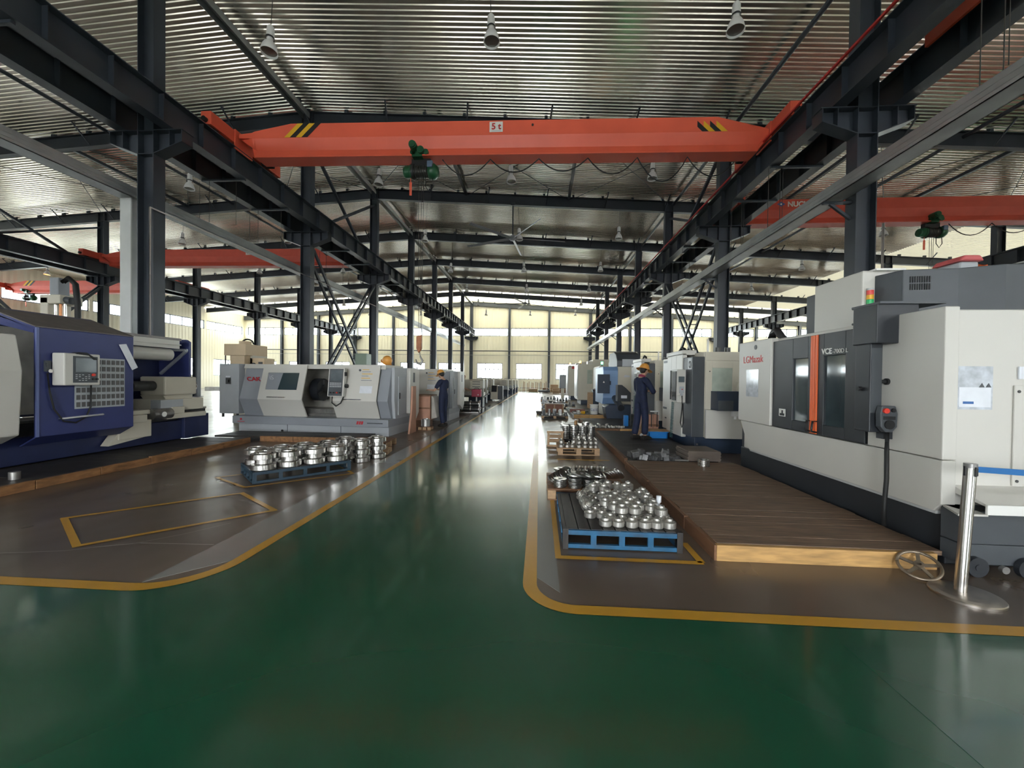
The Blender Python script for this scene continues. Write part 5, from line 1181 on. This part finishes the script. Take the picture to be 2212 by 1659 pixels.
# ---- fittings on the pine pallet
fit = MB().lathe([(0, 0), (.042, 0), (.045, .004), (.045, .045), (.040, .05), (.028, .06), (.016, .075), (.012, .095), (0, .10)], n=18).mesh('fitting', FORGED)
for x, y, n in ((.45, 7.93, 2), (.57, 7.93, 1), (.67, 7.93, 1), (.70, 8.0, 2), (.80, 7.92, 2), (.92, 7.92, 2), (1.03, 7.92, 2), (1.13, 7.93, 2), (.80, 8.04, 3), (.91, 8.04, 3), (1.02, 8.04, 3), (1.13, 8.05, 2), (.80, 8.16, 2), (.92, 8.16, 3), (1.03, 8.16, 3), (1.13, 8.17, 2), (.5, 8.1, 1), (.62, 8.12, 1), (.8, 8.28, 2), (.92, 8.28, 2), (1.04, 8.28, 2)):
    for k in range(n):
        o = bpy.data.objects.new('steel_fitting', fit); COL.objects.link(o); o.location = (x, y, .136 + k * .082); tag(o, 'small pointed steel fitting on the pine pallet, layer %s' % ('one', 'two', 'three')[k], 'fitting', 'fittings on the pine pallet')
# ---- tall stacks of grooved discs, with a jar on top
gd = MB().lathe([(0, 0), (.088, 0), (.094, .004), (.094, .040), (.088, .044), (.084, .046), (.084, .05), (0, .05)], n=28).mesh('grooved_disc', DISC)
for i in range(4):
    for j in range(3):
        x, y = .62 + i * .2, 9.37 + j * .22
        for k in range(6 if j == 0 else 6):
            o = bpy.data.objects.new('grooved_disc', gd); COL.objects.link(o); o.location = (x, y, .101 + k * .0505); tag(o, 'grey grooved disc in stack %s from the left, %s stack row' % (ORD[i], ('front', 'middle', 'back')[j]), 'disc', 'grooved discs on the dark pallet')
jar = thing('glass_jar', 'small amber jar with pale lid on the grooved disc stacks', 'jar', (.88, 9.55, .404))
MB().lathe([(0, 0), (.035, 0), (.038, .01), (.038, .085), (.025, .10), (.025, .11)], (.88, 9.55, .404), 16).build('body', mat('amber_glass', (.30, .16, .06), .15, coat=.5), jar)
MB().cyl((.88, 9.55, .514), (.88, 9.55, .54), .03, 14).build('lid', WHITE, jar)
o = tag(MB().lathe([(.07, 0), (.095, 0), (.095, .06), (.088, .06), (.08, .01)], (1.12, 9.6, .404), 24).build('steel_dish', CHROME), 'shallow bright steel dish on the grooved disc stacks', 'dish')
o = tag(MB().box(.60, .86, 9.66, 9.9, .404, .425).build('white_tray', WHITE, None, .006), 'white plate lying on the back grooved disc stacks', 'plate')
# wooden crate with white board
r = thing('wooden_crate', 'open pine crate with a white board on top beside the pine pallet', 'crate', (.22, 8.8, 0))
for x in (.2, .50):
    for y in (8.78, 9.12): MB().box(x, x + .04, y, y + .04, 0, .34).build('post', WOODP, r, .003)
for k in range(3): MB().box(.24, .50, 9.12, 9.15, .04 + k * .1, .12 + k * .1).build('back_slat', WOODP, r, .002)
for k in range(3): MB().box(.52, .54, 8.82, 9.12, .04 + k * .1, .12 + k * .1).build('side_slat', WOODP, r, .002)
MB().box(.18, .56, 8.77, 8.80, .30, .34).build('front_rail', WOODP, r, .003); MB().box(.18, .56, 8.77, 8.80, 0, .04).build('front_rail', WOODP, r, .003)
b = tag(MB().box(.19, .53, 8.78, 9.14, .342, .365).build('white_board', WHITE, None, .004), 'white board lying on the open pine crate', 'board')

# ---- black steel blocks, board stack and rings at the end of the plank platform
r_ = random.Random(5)
for k in range(26):
    a = k / 26; x = 1.66 + (k % 9) * .088 + r_.uniform(-.02, .02); y = 6.92 + (k // 9) * .14 + r_.uniform(-.03, .03) - .0
    sx, sy, sz = r_.uniform(.035, .062), r_.uniform(.04, .06), r_.uniform(.03, .055)
    o = tag(MB().box(-sx, sx, -sy, sy, 0, sz * 2).build('steel_block', BLOCK, None, .003), 'dark sawn steel block in the heap at the platform end', 'block', 'steel blocks heaped at the platform end')
    o.location = (x, y, .118 + (.06 if k % 5 == 0 else 0)); o.rotation_euler = (R(r_.uniform(-14, 14)), R(r_.uniform(-14, 14)), r_.uniform(-.7, .7))
for k in range(7):
    o = tag(MB().box(2.50 - .008 * (k % 3), 3.02 + .012 * (k % 2), 6.82, 7.40, .139 + k * .024, .162 + k * .024).build('plywood_sheet', mat('dark_plywood', (.13, .10, .08), .6, var=.2, vscale=3) if k == 0 else MATS['dark_plywood'], None, .002), 'dark plywood sheet in the low stack on the platform end, %s from the bottom' % ORD[k], 'plywood sheet', 'plywood sheets on the platform')
MATS['dark_plywood']
o = tag(MB().box(2.28, 2.5, 6.80, 6.86, .139, .165).build('flat_bar', WORN, None, .003), 'flat steel bar lying before the plywood stack', 'bar')
o = tag(MB().box(2.33, 2.38, 6.95, 6.99, .12, .19).build('white_block', WHITE, None, .004), 'small white block between the steel blocks and the plywood', 'block')
rg = MB().lathe([(.060, 0), (.081, 0), (.085, .004), (.085, .022), (.081, .026), (.085, .030), (.085, .048), (.081, .052), (.060, .052), (.058, .050), (.058, .002), (.06, 0)], n=32).mesh('ring', TURNED)
for k in range(2):
    o = bpy.data.objects.new('steel_ring', rg); COL.objects.link(o); o.location = (2.60, 6.45, .139 + k * .0525); tag(o, 'bright grooved ring standing on the plank platform, %s of two' % ('lower', 'upper')[k], 'ring', 'bright rings on the plank platform')
# dusty round of steel at the far left deck
o = tag(MB().lathe([(0, 0), (.055, 0), (.055, .095), (.05, .1), (0, .1)], (-6.75, 4.68, .101), 24).build('steel_billet', WORN), 'grey round steel billet standing on the left oily platform', 'billet')

# ---- things around the right-hand machines
r = thing('bucket', 'white paint bucket with printed label on the right platform', 'bucket', (2.18, 15.95, .131))
MB().lathe([(0, .0), (.135, 0), (.165, .36), (.175, .36), (.175, .38), (.16, .38), (.13, .02), (0, .02)], (2.18, 15.95, .131), 24).build('body', WHITE, r)
MB().lathe([(.148, .12), (.1575, .24)], (2.18, 15.95, .1315), 24).build('label_band', mat('bucket_print', (.55, .56, .6), .5, var=.4, vscale=18), r)
MB().tube([(2.18 + .17 * math.cos(t * R(18)), 15.93 - .06, .50 - .1 * math.sin(t * R(18))) for t in range(11)], .005, 5).build('bail', ROPE, r)
r = thing('plastic_crate', 'bright blue plastic crate on the platform beside the helmeted person', 'crate', (2.75, 9.75, .116))
MB().box(2.62, 3.02, 9.62, 9.98, .116, .13).box(2.60, 2.62, 9.60, 10, .116, .27).box(3.02, 3.04, 9.60, 10, .116, .27).box(2.6, 3.04, 9.60, 9.62, .116, .27).box(2.6, 3.04, 9.98, 10, .116, .27).build('tub', mat('bright_blue_plastic', (.01, .19, .55), .4), r, .004)
MB().box(2.585, 3.055, 9.585, 9.60, .25, .272).build('rim', MATS['bright_blue_plastic'], r)
o = tag(MB().box(2.55, 3.15, 9.6, 10.05, .275, .29).build('plywood_board', WOODP, None, .003), 'pale plywood board lying across the bright blue crate', 'board')
r = thing('wooden_box', 'reddish wooden box with a black frame behind the blue crate', 'box', (2.95, 10.6, .116))
for k in range(3): MB().box(2.66 + k * .14, 2.79 + k * .14, 10.45, 10.75, .116, .60).build('slat', PLY, r, .004)
MB().box(2.66, 3.08, 10.44, 10.46, .3, .36).build('batten', WOODR, r)
for x in (2.86, 3.0): MB().box(x, x + .02, 10.36, 10.38, .3, .70).build('frame_bar', BLACK, r)
MB().box(2.84, 3.04, 10.34, 10.40, .68, .71).build('frame_top', LGREY, r)
o = tag(MB().bar((2.42, 9.9, .12), (2.72, 10.2, .66), .08, .03, (0, -1, 0)).build('leaning_board', WOODP), 'pale board leaning against the reddish wooden box', 'board')
o = tag(MB().ball((2.5, 9.7, .17), (.09, .07, .055), 8, 6).build('crumpled_bag', PAPER), 'crumpled pale bag lying at the foot of the leaning board', 'bag')
r = thing('tool_cart', 'dark tool cart with pale wooden side beside the cream machine', 'cart', (2.7, 21, 0))
MB().box(2.62, 3.15, 19.6, 20.0, .15, .95).build('body', MNAVY, r, .01); MB().box(2.35, 2.62, 19.6, 19.64, .1, .88).build('wooden_side', WOODP, r)
MB().box(2.6, 3.17, 19.55, 20.05, .95, 1.02).build('top', MDARK, r)
for x in (2.7, 3.05): MB().cyl((x, 19.62, .07), (x, 19.68, .07), .07, 12).build('wheel', BLACK, r)
for k, (x, y) in enumerate(((2.72, 19.75), (2.9, 19.85), (3.02, 19.7))):
    tag(MB().box(x - .06, x + .06, y - .04, y + .04, 1.021, 1.07 + .03 * k).build('tool_piece', (WORN, WOODR, IRON)[k], None, .004), '%s lying on the dark tool cart' % ('steel tool', 'brown wooden block', 'dark iron tool')[k], 'tool')
o = tag(MB().lathe([(0, 0), (.15, 0), (.16, .02), (.16, .33), (.15, .35), (.0, .35)], (2.86, 12.0, .131), 20).build('oil_drum', IRON), 'small dark drum on the platform behind the helmeted person', 'drum')
o = tag(MB().box(2.50, 2.62, 11.85, 12.0, .131, .45).build('blue_can', MATS['bright_blue_plastic'], None, .01), 'blue canister beside the small dark drum', 'canister')
wl = random.Random(3)
for k in range(11):
    o = tag(MB().cyl((0, -.07, .03), (0, .07, .03), .03, 12).build('pale_casting', mat('pale_casting', (.50, .48, .44), .45, .3) if k == 0 else MATS['pale_casting']), 'pale cast fitting heaped on the orange-fronted platform', 'casting', 'pale castings on the platform')
    o.location = (1.62 + k * .075, 11.42 + wl.uniform(-.04, .04), .131 + (.06 if k in (1, 4) else 0)); o.rotation_euler = (0, 0, wl.uniform(-.8, .8))

# ---- dark pallets of castings down the right of the aisle
def block_pallet(x0, y0, w_, d_, label, seed, cols=(BLOCK, WORN, MDARK2), n=14, top=None, group='castings on the aisle pallets'):
    wood_pallet(label, (x0, y0, 0), 0, w_, d_, WOODK, .13, 4); q = random.Random(seed)
    nx = 5
    for k in range(n):
        i, j = k % nx, k // nx
        x = x0 + .09 + i * (w_ - .18) / (nx - 1); y = y0 + .1 + j * .2; s = q.uniform(.045, .075); h = q.uniform(.08, .24)
        mt = q.choice(cols)
        if q.random() < .5: mb = MB().box(-s, s, -s, s, 0, h)
        else: mb = MB().lathe([(0, 0), (s, 0), (s, h * .5), (s * .7, h * .55), (s * .7, h), (0, h)], n=14)
        o = tag(mb.build('casting', mt, None, .004), 'dark casting standing on the %s' % label, 'casting', group); o.location = (x, y, .131)
block_pallet(.10, 14.95, 1.0, .8, 'dark pallet of grey blocks right of the aisle', 21, n=14)
block_pallet(.12, 18.4, 1.0, .9, 'dark pallet of mixed castings next to the red-brown box', 22, n=12)
block_pallet(.15, 22.2, 1.0, .9, 'dark pallet of tall castings midway down the aisle', 23, n=14)
block_pallet(.95, 20.4, .9, .9, 'dark pallet of castings before the tool cart', 24, n=12)
block_pallet(.9, 25.2, .9, .9, 'dark pallet of castings beside the cream machines', 25, n=12)
block_pallet(.1, 27.0, 1.0, .9, 'dark pallet of castings far down the aisle', 26, n=12)
r = thing('wooden_box', 'red-brown timber box on the pallets right of the aisle', 'box', (.7, 17.3, 0))
MB().box(.25, 1.05, 17.1, 17.7, .05, .40).build('body', mat('red_box_timber', (.26, .11, .07), .6, var=.2, vscale=4), r, .006)
for x in (.25, .63, 1.0): MB().box(x, x + .06, 17.08, 17.1, .05, .40).build('batten', WOODP, r)
MB().box(.23, 1.07, 17.07, 17.73, .40, .43).build('lid', WOODR, r)
o = tag(MB().lathe([(0, 0), (.12, 0), (.17, .13), (.16, .13), (.11, .01), (0, .01)], (.02, 17.0, .0), 18).build('steel_bowl', WORN), 'dull steel bowl on the floor by the red-brown box', 'bowl')
o = tag(MB().box(1.3, 1.9, 16.6, 17.0, .131, .26).build('red_tray', mat('red_brown_tray', (.22, .07, .05), .55), None, .01), 'red-brown tray on the platform before the dark tool cart', 'tray')
for k in range(8):
    o = tag(MB().box(-.07, .07, -.05, .05, 0, .05 + .03 * (k % 3)).build('small_part', (WORN, WHITE, YELLOW, IRON)[k % 4], None, .004), 'small %s part scattered before the white bucket' % ('steel', 'white', 'yellow', 'iron')[k % 4], 'part', 'loose parts before the white bucket')
    o.location = (1.42 + (k % 4) * .17, 16.0 + (k // 4) * .35, .131); o.rotation_euler = (0, 0, k)

# ---- far end: rods in a rack, crates
r = thing('rod_rack', 'row of upright rusty bars leaning at the far wall', 'rack', (-.5, 47.5, 0))
for k in range(18): MB().cyl((-2.1 + k * .17, 47.6 + .05 * (k % 3), 0), (-2.1 + k * .17 + .03 * (k % 2), 48.1, 1.05 + .25 * ((k * 7) % 4) / 4), .035, 6).build('bar', WOODR if k % 3 else LGREY, r)
MB().box(-2.3, 1.2, 47.9, 48.0, .4, .5).build('rail', WORN, r)
for k, (x, y, w_, h) in enumerate(((1.3, 46.5, .9, .9), (.4, 45.6, .6, .5), (-1.2, 46.4, 1.0, .4), (2.2, 43.0, 1.0, 1.2), (1.4, 41.5, .7, .6))):
    c_ = thing('storage_crate', 'pale wooden crate at the far end of the hall, %s from the aisle line' % ORD[k], 'crate', (x, y, 0))
    for j in range(3): MB().box(x, x + w_, y, y + .7, .03 + h * j / 3, h * (j + 1) / 3).build('slat', (WOODP, WOODR)[k % 2], c_, .01)
r = thing('floor_scrubber', 'low dark trolley with upright posts at the far aisle end', 'trolley', (.2, 44, 0))
MB().box(-.1, 1.2, 43.8, 44.8, .1, .3).build('deck', MDARK2, r, .01)
for x in (.0, .35, .8, 1.1): MB().cyl((x, 44.0, .3), (x, 44.1, 1.1), .03, 6).build('post', LGREY, r)

# ---- left side, beside the working person
r = thing('plywood_box', 'pinkish plywood box beside the person in the orange helmet', 'box', (-3.4, 11.9, 0))
MB().box(-3.85, -3.22, 11.6, 12.3, .22, .95).build('body', PLY, r, .006); MB().box(-3.87, -3.20, 11.58, 12.32, .56, .60).build('band', WOODR, r); MB().box(-3.87, -3.2, 11.58, 12.32, .93, .97).build('lid', WOODR, r)
MB().box(-3.7, -3.3, 11.7, 12.2, 0, .22).build('foot', WOODR, r)
o = tag(MB().prism([(-3.195, .95), (-3.12, .9), (-3.02, .3), (-3.19, .25)], 'y', 11.62, 12.2).build('dust_sheet', mat('grey_cloth', (.40, .37, .33), .8, var=.15, vscale=5), None, .02), 'grey cloth hanging off the plywood box', 'cloth')
o = tag(MB().prism([(10.2, 0), (10.75, 0), (10.72, 1.25), (10.45, 1.25), (10.4, .6)], 'x', -3.42, -3.37).build('leaning_plywood', PLY, None, .004), 'pinkish plywood panel leaning at the end of the white slant-front lathe', 'panel')
r = thing('parts_tin', 'silver tin of parts on a small pallet before the plywood box', 'tin', (-3.22, 11.15, .1))
MB().lathe([(0, 0), (.12, 0), (.125, .01), (.125, .2), (.11, .2), (.11, .03), (0, .03)], (-3.22, 11.15, .1), 20).build('body', WORN, r)
for k in range(5): MB().cyl((-3.22 + .05 * math.cos(k * 1.3), 11.15 + .05 * math.sin(k * 1.3), .13), (-3.22 + .06 * math.cos(k * 1.3), 11.15 + .06 * math.sin(k * 1.3), .33), .02, 8).build('rod', CHROME, r)
wood_pallet('tiny pallet under the silver tin of parts', (-3.39, 11.0, 0), 0, .36, .3, WOODR, .1, 3)
r = thing('helmet', 'orange helmet resting on top of the white slant-front lathe', 'helmet', (-4.15, 10.55, 1.88))
HEL = mat('orange_helmet', (.72, .33, .07), .35, var=.05)
MB().lathe([(.0, .0), (.12, .0), (.135, .05), (.125, .12), (.09, .17), (.04, .2), (0, .205)], (-4.15, 10.55, 1.88), 20, (.5, -.3, .8), smooth=True).build('shell', HEL, r); MB().lathe([(.11, -.005), (.155, .0), (.155, .012), (.12, .02)], (-4.15, 10.55, 1.88), 20, (.5, -.3, .8)).build('brim', HEL, r)
r = thing('cylinder_cart', 'low cart carrying dark rollers with bright rings left of the aisle', 'cart', (-3.1, 16.9, 0))
for z in (.17, .40):
    for k in range(3): MB().cyl((-3.62 + k * .36, 16.9, z), (-3.30 + k * .36, 16.9, z), .11, 20).build('roller', IRON, r)
    for k in range(4): MB().lathe([(.11, -.02), (.13, -.02), (.13, .02), (.11, .02)], (-3.64 + k * .36, 16.9, z), 20, (1, 0, 0)).build('ring', CHROME, r)
for s in (-.22, .22): MB().box(-3.65, -2.55, 16.9 + s - .02, 16.9 + s + .02, .02, .06).build('runner', WORN, r)
MB().tube([(-2.52, 16.9 + .16 * math.cos(R(t * 30)), .29 + .26 * math.sin(R(t * 30))) for t in range(13)], .018, 7).bar((-2.52, 16.9, .03), (-2.52, 16.9, .55), .02, .02).build('wheel', CHROME, r)
r = thing('tool_box', 'red tool box hung on the machine beside the stooping person', 'tool box', (-2.98, 18.6, .7))
MB().box(-3.18, -2.73, 18.55, 18.8, .62, .98).build('body', mat('crimson_box', (.40, .03, .07), .45), r, .03); MB().cyl((-2.86, 18.54, .72), (-2.86, 18.55, .72), .03, 12).build('lock', LGREY, r)
MB().tube([(-3.08, 18.65, .98), (-3.03, 18.65, 1.04), (-2.88, 18.65, 1.04), (-2.83, 18.65, .98)], .014, 6).build('handle', BLACK, r)
MB().cyl((-2.96, 18.7, 0), (-2.96, 18.7, .62), .03, 8).box(-3.18, -2.78, 18.55, 18.9, 0, .03).build('stand', WORN, r)

# ---- stanchion with blue belt, and hand wheel
r = thing('belt_stanchion', 'steel belt stanchion with round base at right', 'stanchion', (3.0, 2.97, 0))
MB().lathe([(0, .03), (.10, .03), (.15, .026), (.185, .020), (.19, .014), (.19, 0), (0, 0)], (2.98, 2.965, 0), 48).build('base', mat('brushed_base', (.50, .45, .40), .32, 1., var=.12, vscale=10), r)
MB().cyl((2.955, 2.975, .03), (2.99, 2.965, .905), .0335, 28).build('post', mat('brushed_post', (.62, .60, .57), .24, 1., var=.05, vscale=20, stretch=(1, 1, .1)), r)
MB().cyl((2.99, 2.965, .895), (2.9905, 2.965, .925), .035, 28).build('cap', mat('cap_grey', (.25, .24, .23), .35, .5), r)
for dx, dy in ((-.033, 0), (.033, -.008), (0, -.034)): MB().box(2.989 + dx - .006, 2.989 + dx + .006, 2.965 + dy - .006, 2.965 + dy + .006, .84, .905).build('belt_slot', BLACK, r)
MB().add([(3.02, 2.96, .905), (3.02, 2.96, .865), (4.3, 2.95, .80), (4.3, 2.95, .845), (3.02, 2.964, .905), (3.02, 2.964, .865), (4.3, 2.954, .80), (4.3, 2.954, .845)], [(0, 1, 2, 3), (7, 6, 5, 4), (0, 3, 7, 4), (1, 5, 6, 2)]).build('belt', mat('blue_belt', (.012, .13, .36), .6), r, label='blue retractable belt')
r = thing('hand_wheel', 'worn five-spoke hand wheel leaning on the plank platform end', 'hand wheel', (2.92, 3.27, 0))
c = Vector((2.915, 3.235, .085)); nx = Vector((-.30, -.46, .84)).normalized(); _, ux, uy = orth(nx)
WHEEL = mat('worn_wheel', (.28, .22, .16), .4, .6, var=.2, vscale=12)
MB().tube([c + (ux * math.cos(R(t * 12)) + uy * math.sin(R(t * 12))) * .122 for t in range(31)], .0115, 8).build('rim', WHEEL, r)
for k in range(5): MB().bar(c, c + (ux * math.cos(R(k * 72 + 20)) + uy * math.sin(R(k * 72 + 20))) * .118, .022, .012, nx).build('spoke', WHEEL, r)
MB().lathe([(.012, -.02), (.03, -.02), (.03, .02), (.012, .02)], c, 16, nx).build('hub', WHEEL, r)

# ================================================================== people
SKIN = mat('skin', (.52, .30, .20), .5)
NAVY = mat('navy_workwear', (.008, .014, .045), .75, var=.25, vscale=10, bump=.25, bscale=14)
HAIR = mat('dark_hair', (.015, .012, .01), .6)
SHOE = mat('dark_shoe', (.02, .018, .016), .5)
MAGENTA = mat('crimson_collar', (.25, .02, .06), .7)
def skinned(name, verts, edges, radii, mt, parent, sub=2):
    me = bpy.data.meshes.new(name); me.from_pydata(verts, edges, []); me.materials.append(mt)
    o = bpy.data.objects.new(name, me); COL.objects.link(o); o.parent = parent
    md = o.modifiers.new('skin', 'SKIN'); md.use_smooth_shade = True; md.branch_smoothing = .3
    if not me.skin_vertices: me.skin_vertices.new()
    for i, rr in enumerate(radii):
        me.skin_vertices[0].data[i].radius = rr if isinstance(rr, tuple) else (rr, rr); me.skin_vertices[0].data[i].use_root = i == 0
    s = o.modifiers.new('sub', 'SUBSURF'); s.levels = sub; s.render_levels = sub
    return o
class Sk:
    def __init__(s): s.v = []; s.e = []; s.r = []
    def add(s, p, r_, parent=None):
        s.v.append(tuple(p)); s.r.append(r_); i = len(s.v) - 1
        if parent is not None: s.e.append((parent, i))
        return i
def person(label, loc, rz, scale, lean, head_drop, arms, sleeves, legs_apart=.10, stride=.06, helmet=True, brim='round', collar=None):
    """forward is +Y in the person's own frame; arms = {side: (elbow, wrist)}"""
    root = thing('person', label, 'person', loc, rz); root.scale = (scale,) * 3
    L_ = lambda z: lean * max(0, (z - .92)) / .6
    sp = [(0, L_(z) + y, z) for y, z in ((0, .95), (.0, 1.10), (-.01, 1.28), (-.02, 1.42))]
    hd = Vector((0, L_(1.5) + .01, 1.50)); fw = Vector((0, 1, -head_drop)).normalized(); up = Vector((0, head_drop, 1)).normalized()
    def H(f, u, s=0): return hd + fw * f + up * u + Vector((s, 0, 0))
    hips = {s: (s * .088, 0, .90) for s in (-1, 1)}
    knee = {s: (s * legs_apart, .02 + s * stride * .5, .50) for s in (-1, 1)}
    ank = {s: (s * (legs_apart + .005), -.03 + s * stride, .085) for s in (-1, 1)}
    sh = {s: (s * .165, L_(1.40) - .015, 1.395) for s in (-1, 1)}
    # ---- body: one continuous figure with head, arms, hands and legs
    b = Sk(); p0 = b.add(sp[0], (.115, .085)); p1 = b.add(sp[1], (.11, .08), p0); p2 = b.add(sp[2], (.135, .09), p1); p3 = b.add(sp[3], (.07, .06), p2)
    nk = b.add(H(0, 0), .052, p3); jaw = b.add(H(.028, .055), (.055, .062), nk); face = b.add(H(.030, .115), (.072, .088), jaw); cr = b.add(H(.012, .185), (.072, .085), face); b.add(H(.0, .232), (.045, .055), cr)
    b.add(H(.128, .095), .010, face)
    for s in (-1, 1): b.add(H(.0, .105, s * .082), (.012, .016), face)
    for s in (-1, 1):
        h = b.add(hips[s], .075, p0); k = b.add(knee[s], .055, h); a = b.add(ank[s], .040, k); b.add((ank[s][0], ank[s][1] + .12, .03), (.030, .022), a)
        el, wr = arms[s]
        q = b.add(sh[s], .055, p3); e = b.add(el, .042, q); mid = b.add((Vector(el) * .6 + Vector(wr) * .4), .037, e); w_ = b.add(wr, .027, mid)
        d = (Vector(wr) - Vector(el)).normalized(); sd = d.cross(Vector((0, 0, 1))).normalized(); nn = sd.cross(d)
        pm = b.add(Vector(wr) + d * .06, (.034, .016), w_)
        for k_, (off, ln) in enumerate(((-.030, .062), (-.010, .075), (.010, .070), (.028, .055))):
            f1 = b.add(Vector(wr) + d * .095 + sd * off, .0095, pm); f2 = b.add(Vector(wr) + d * (.095 + ln * .5) + sd * off - nn * .010, .0085, f1); b.add(Vector(wr) + d * (.095 + ln * .82) + sd * off - nn * .034, .007, f2)
        t1 = b.add(Vector(wr) + d * .045 - sd * .042 * s - nn * .008, .011, w_); b.add(Vector(wr) + d * .085 - sd * .058 * s - nn * .020, .009, t1)
    skinned('body', b.v, b.e, b.r, SKIN, root, 2)
    for s in (-1, 1): MB().ball(H(.112, .118, s * .030), .012, 8, 6).build('eye', WHITE, root, local=True)
    for s in (-1, 1): MB().ball(H(.121, .118, s * .030), .006, 6, 5).build('pupil', BLACK, root, local=True)
    MB().ball(H(.108, .052), (.022, .008, .006), 8, 5).build('mouth', mat('lips', (.35, .13, .11), .5) if 'lips' not in MATS else MATS['lips'], root, local=True)
    # ---- clothing
    c = Sk(); p0 = c.add(sp[0], (.155, .115)); p1 = c.add(sp[1], (.150, .112), p0); p2 = c.add(sp[2], (.175, .118), p1); p3 = c.add(sp[3], (.085, .075), p2)
    for s in (-1, 1):
        h = c.add(hips[s], (.10, .105), p0); k = c.add(knee[s], .083, h); m_ = c.add((Vector(knee[s]) * .4 + Vector(ank[s]) * .6), .080, k); c.add((ank[s][0], ank[s][1], .095), .078, m_)
        el, wr = arms[s]; q = c.add(sh[s], .078, p3)
        if sleeves == 'long': e = c.add(el, .060, q); c.add(Vector(el).lerp(Vector(wr), .9), .046, e)
        else: c.add(Vector(sh[s]).lerp(Vector(el), .85), .066, q)
    skinned('overalls', c.v, c.e, c.r, NAVY, root, 2)
    if collar: MB().lathe([(.075, -.02), (.082, .0), (.076, .035), (.066, .03)], H(-.005, -.03), 18, up).build('collar', collar, root, local=True)
    for s in (-1, 1):
        x, y = ank[s][0], ank[s][1]
        MB().prism([(y - .085, 0), (y + .185, 0), (y + .20, .035), (y + .16, .065), (y + .06, .10), (y - .07, .10), (y - .09, .05)], 'x', x - .047, x + .047).build('shoe', SHOE, root, .02, local=True)
    MB().ball(H(-.022, .135), (.086, .088, .095), 14, 9).build('hair', HAIR, root, local=True)
    if helmet:
        hm = MB().lathe([(.0, .135), (.045, .13), (.085, .105), (.112, .05), (.122, .0), (.116, -.012)], H(.0, .165), 24, up, smooth=True).build('helmet', HEL, root, local=True)
        MB().bar(H(-.09, .245), H(.09, .245), .03, .02, up).build('helmet_rib', HEL, hm, local=True)
        if brim == 'round': MB().lathe([(.116, .0), (.185, -.022), (.19, -.030), (.116, -.014)], H(.012, .168), 24, up, smooth=False).build('brim', HEL, hm, local=True)
        else: MB().prism([(-.1, .06), (-.07, .16), (.07, .16), (.1, .06)], 'z', -.01, .004).build('peak', HEL, hm, local=True).matrix_local = Matrix.Translation(H(.012, .16)) @ Matrix((Vector((1, 0, 0)), fw, up)).transposed().to_4x4()
        MB().tube([H(.0, .16, -.10), H(.02, .06, -.075), H(.045, -.0, 0), H(.02, .06, .075), H(.0, .16, .10)], .004, 5).build('chin_strap', BLACK, root, local=True)
    return root
person('person in navy overalls and orange helmet working at the left lathe console', (-2.93, 12.05, 0), R(62), .985, .03, .55,
       {-1: ((-.27, .12, 1.12), (-.20, .40, 1.13)), 1: ((.26, .10, 1.12), (.16, .38, 1.14))}, 'short', helmet=True, brim='peak')
person('person in navy overalls and wide-brimmed yellow helmet standing with folded arms at right', (2.36, 9.42, .116), R(-62), .985, .02, .35,
       {-1: ((-.27, .10, 1.12), (-.04, .30, 1.14)), 1: ((.28, .12, 1.12), (.06, .30, 1.10))}, 'long', collar=MAGENTA)
person('bare-headed person in a navy shirt stooping towards the red tool box', (-3.74, 18.5, 0), R(-70), .98, .10, .9,
       {-1: ((-.24, .10, 1.10), (-.1, .36, 1.0)), 1: ((.25, .14, 1.06), (.18, .42, .98))}, 'short', helmet=False)
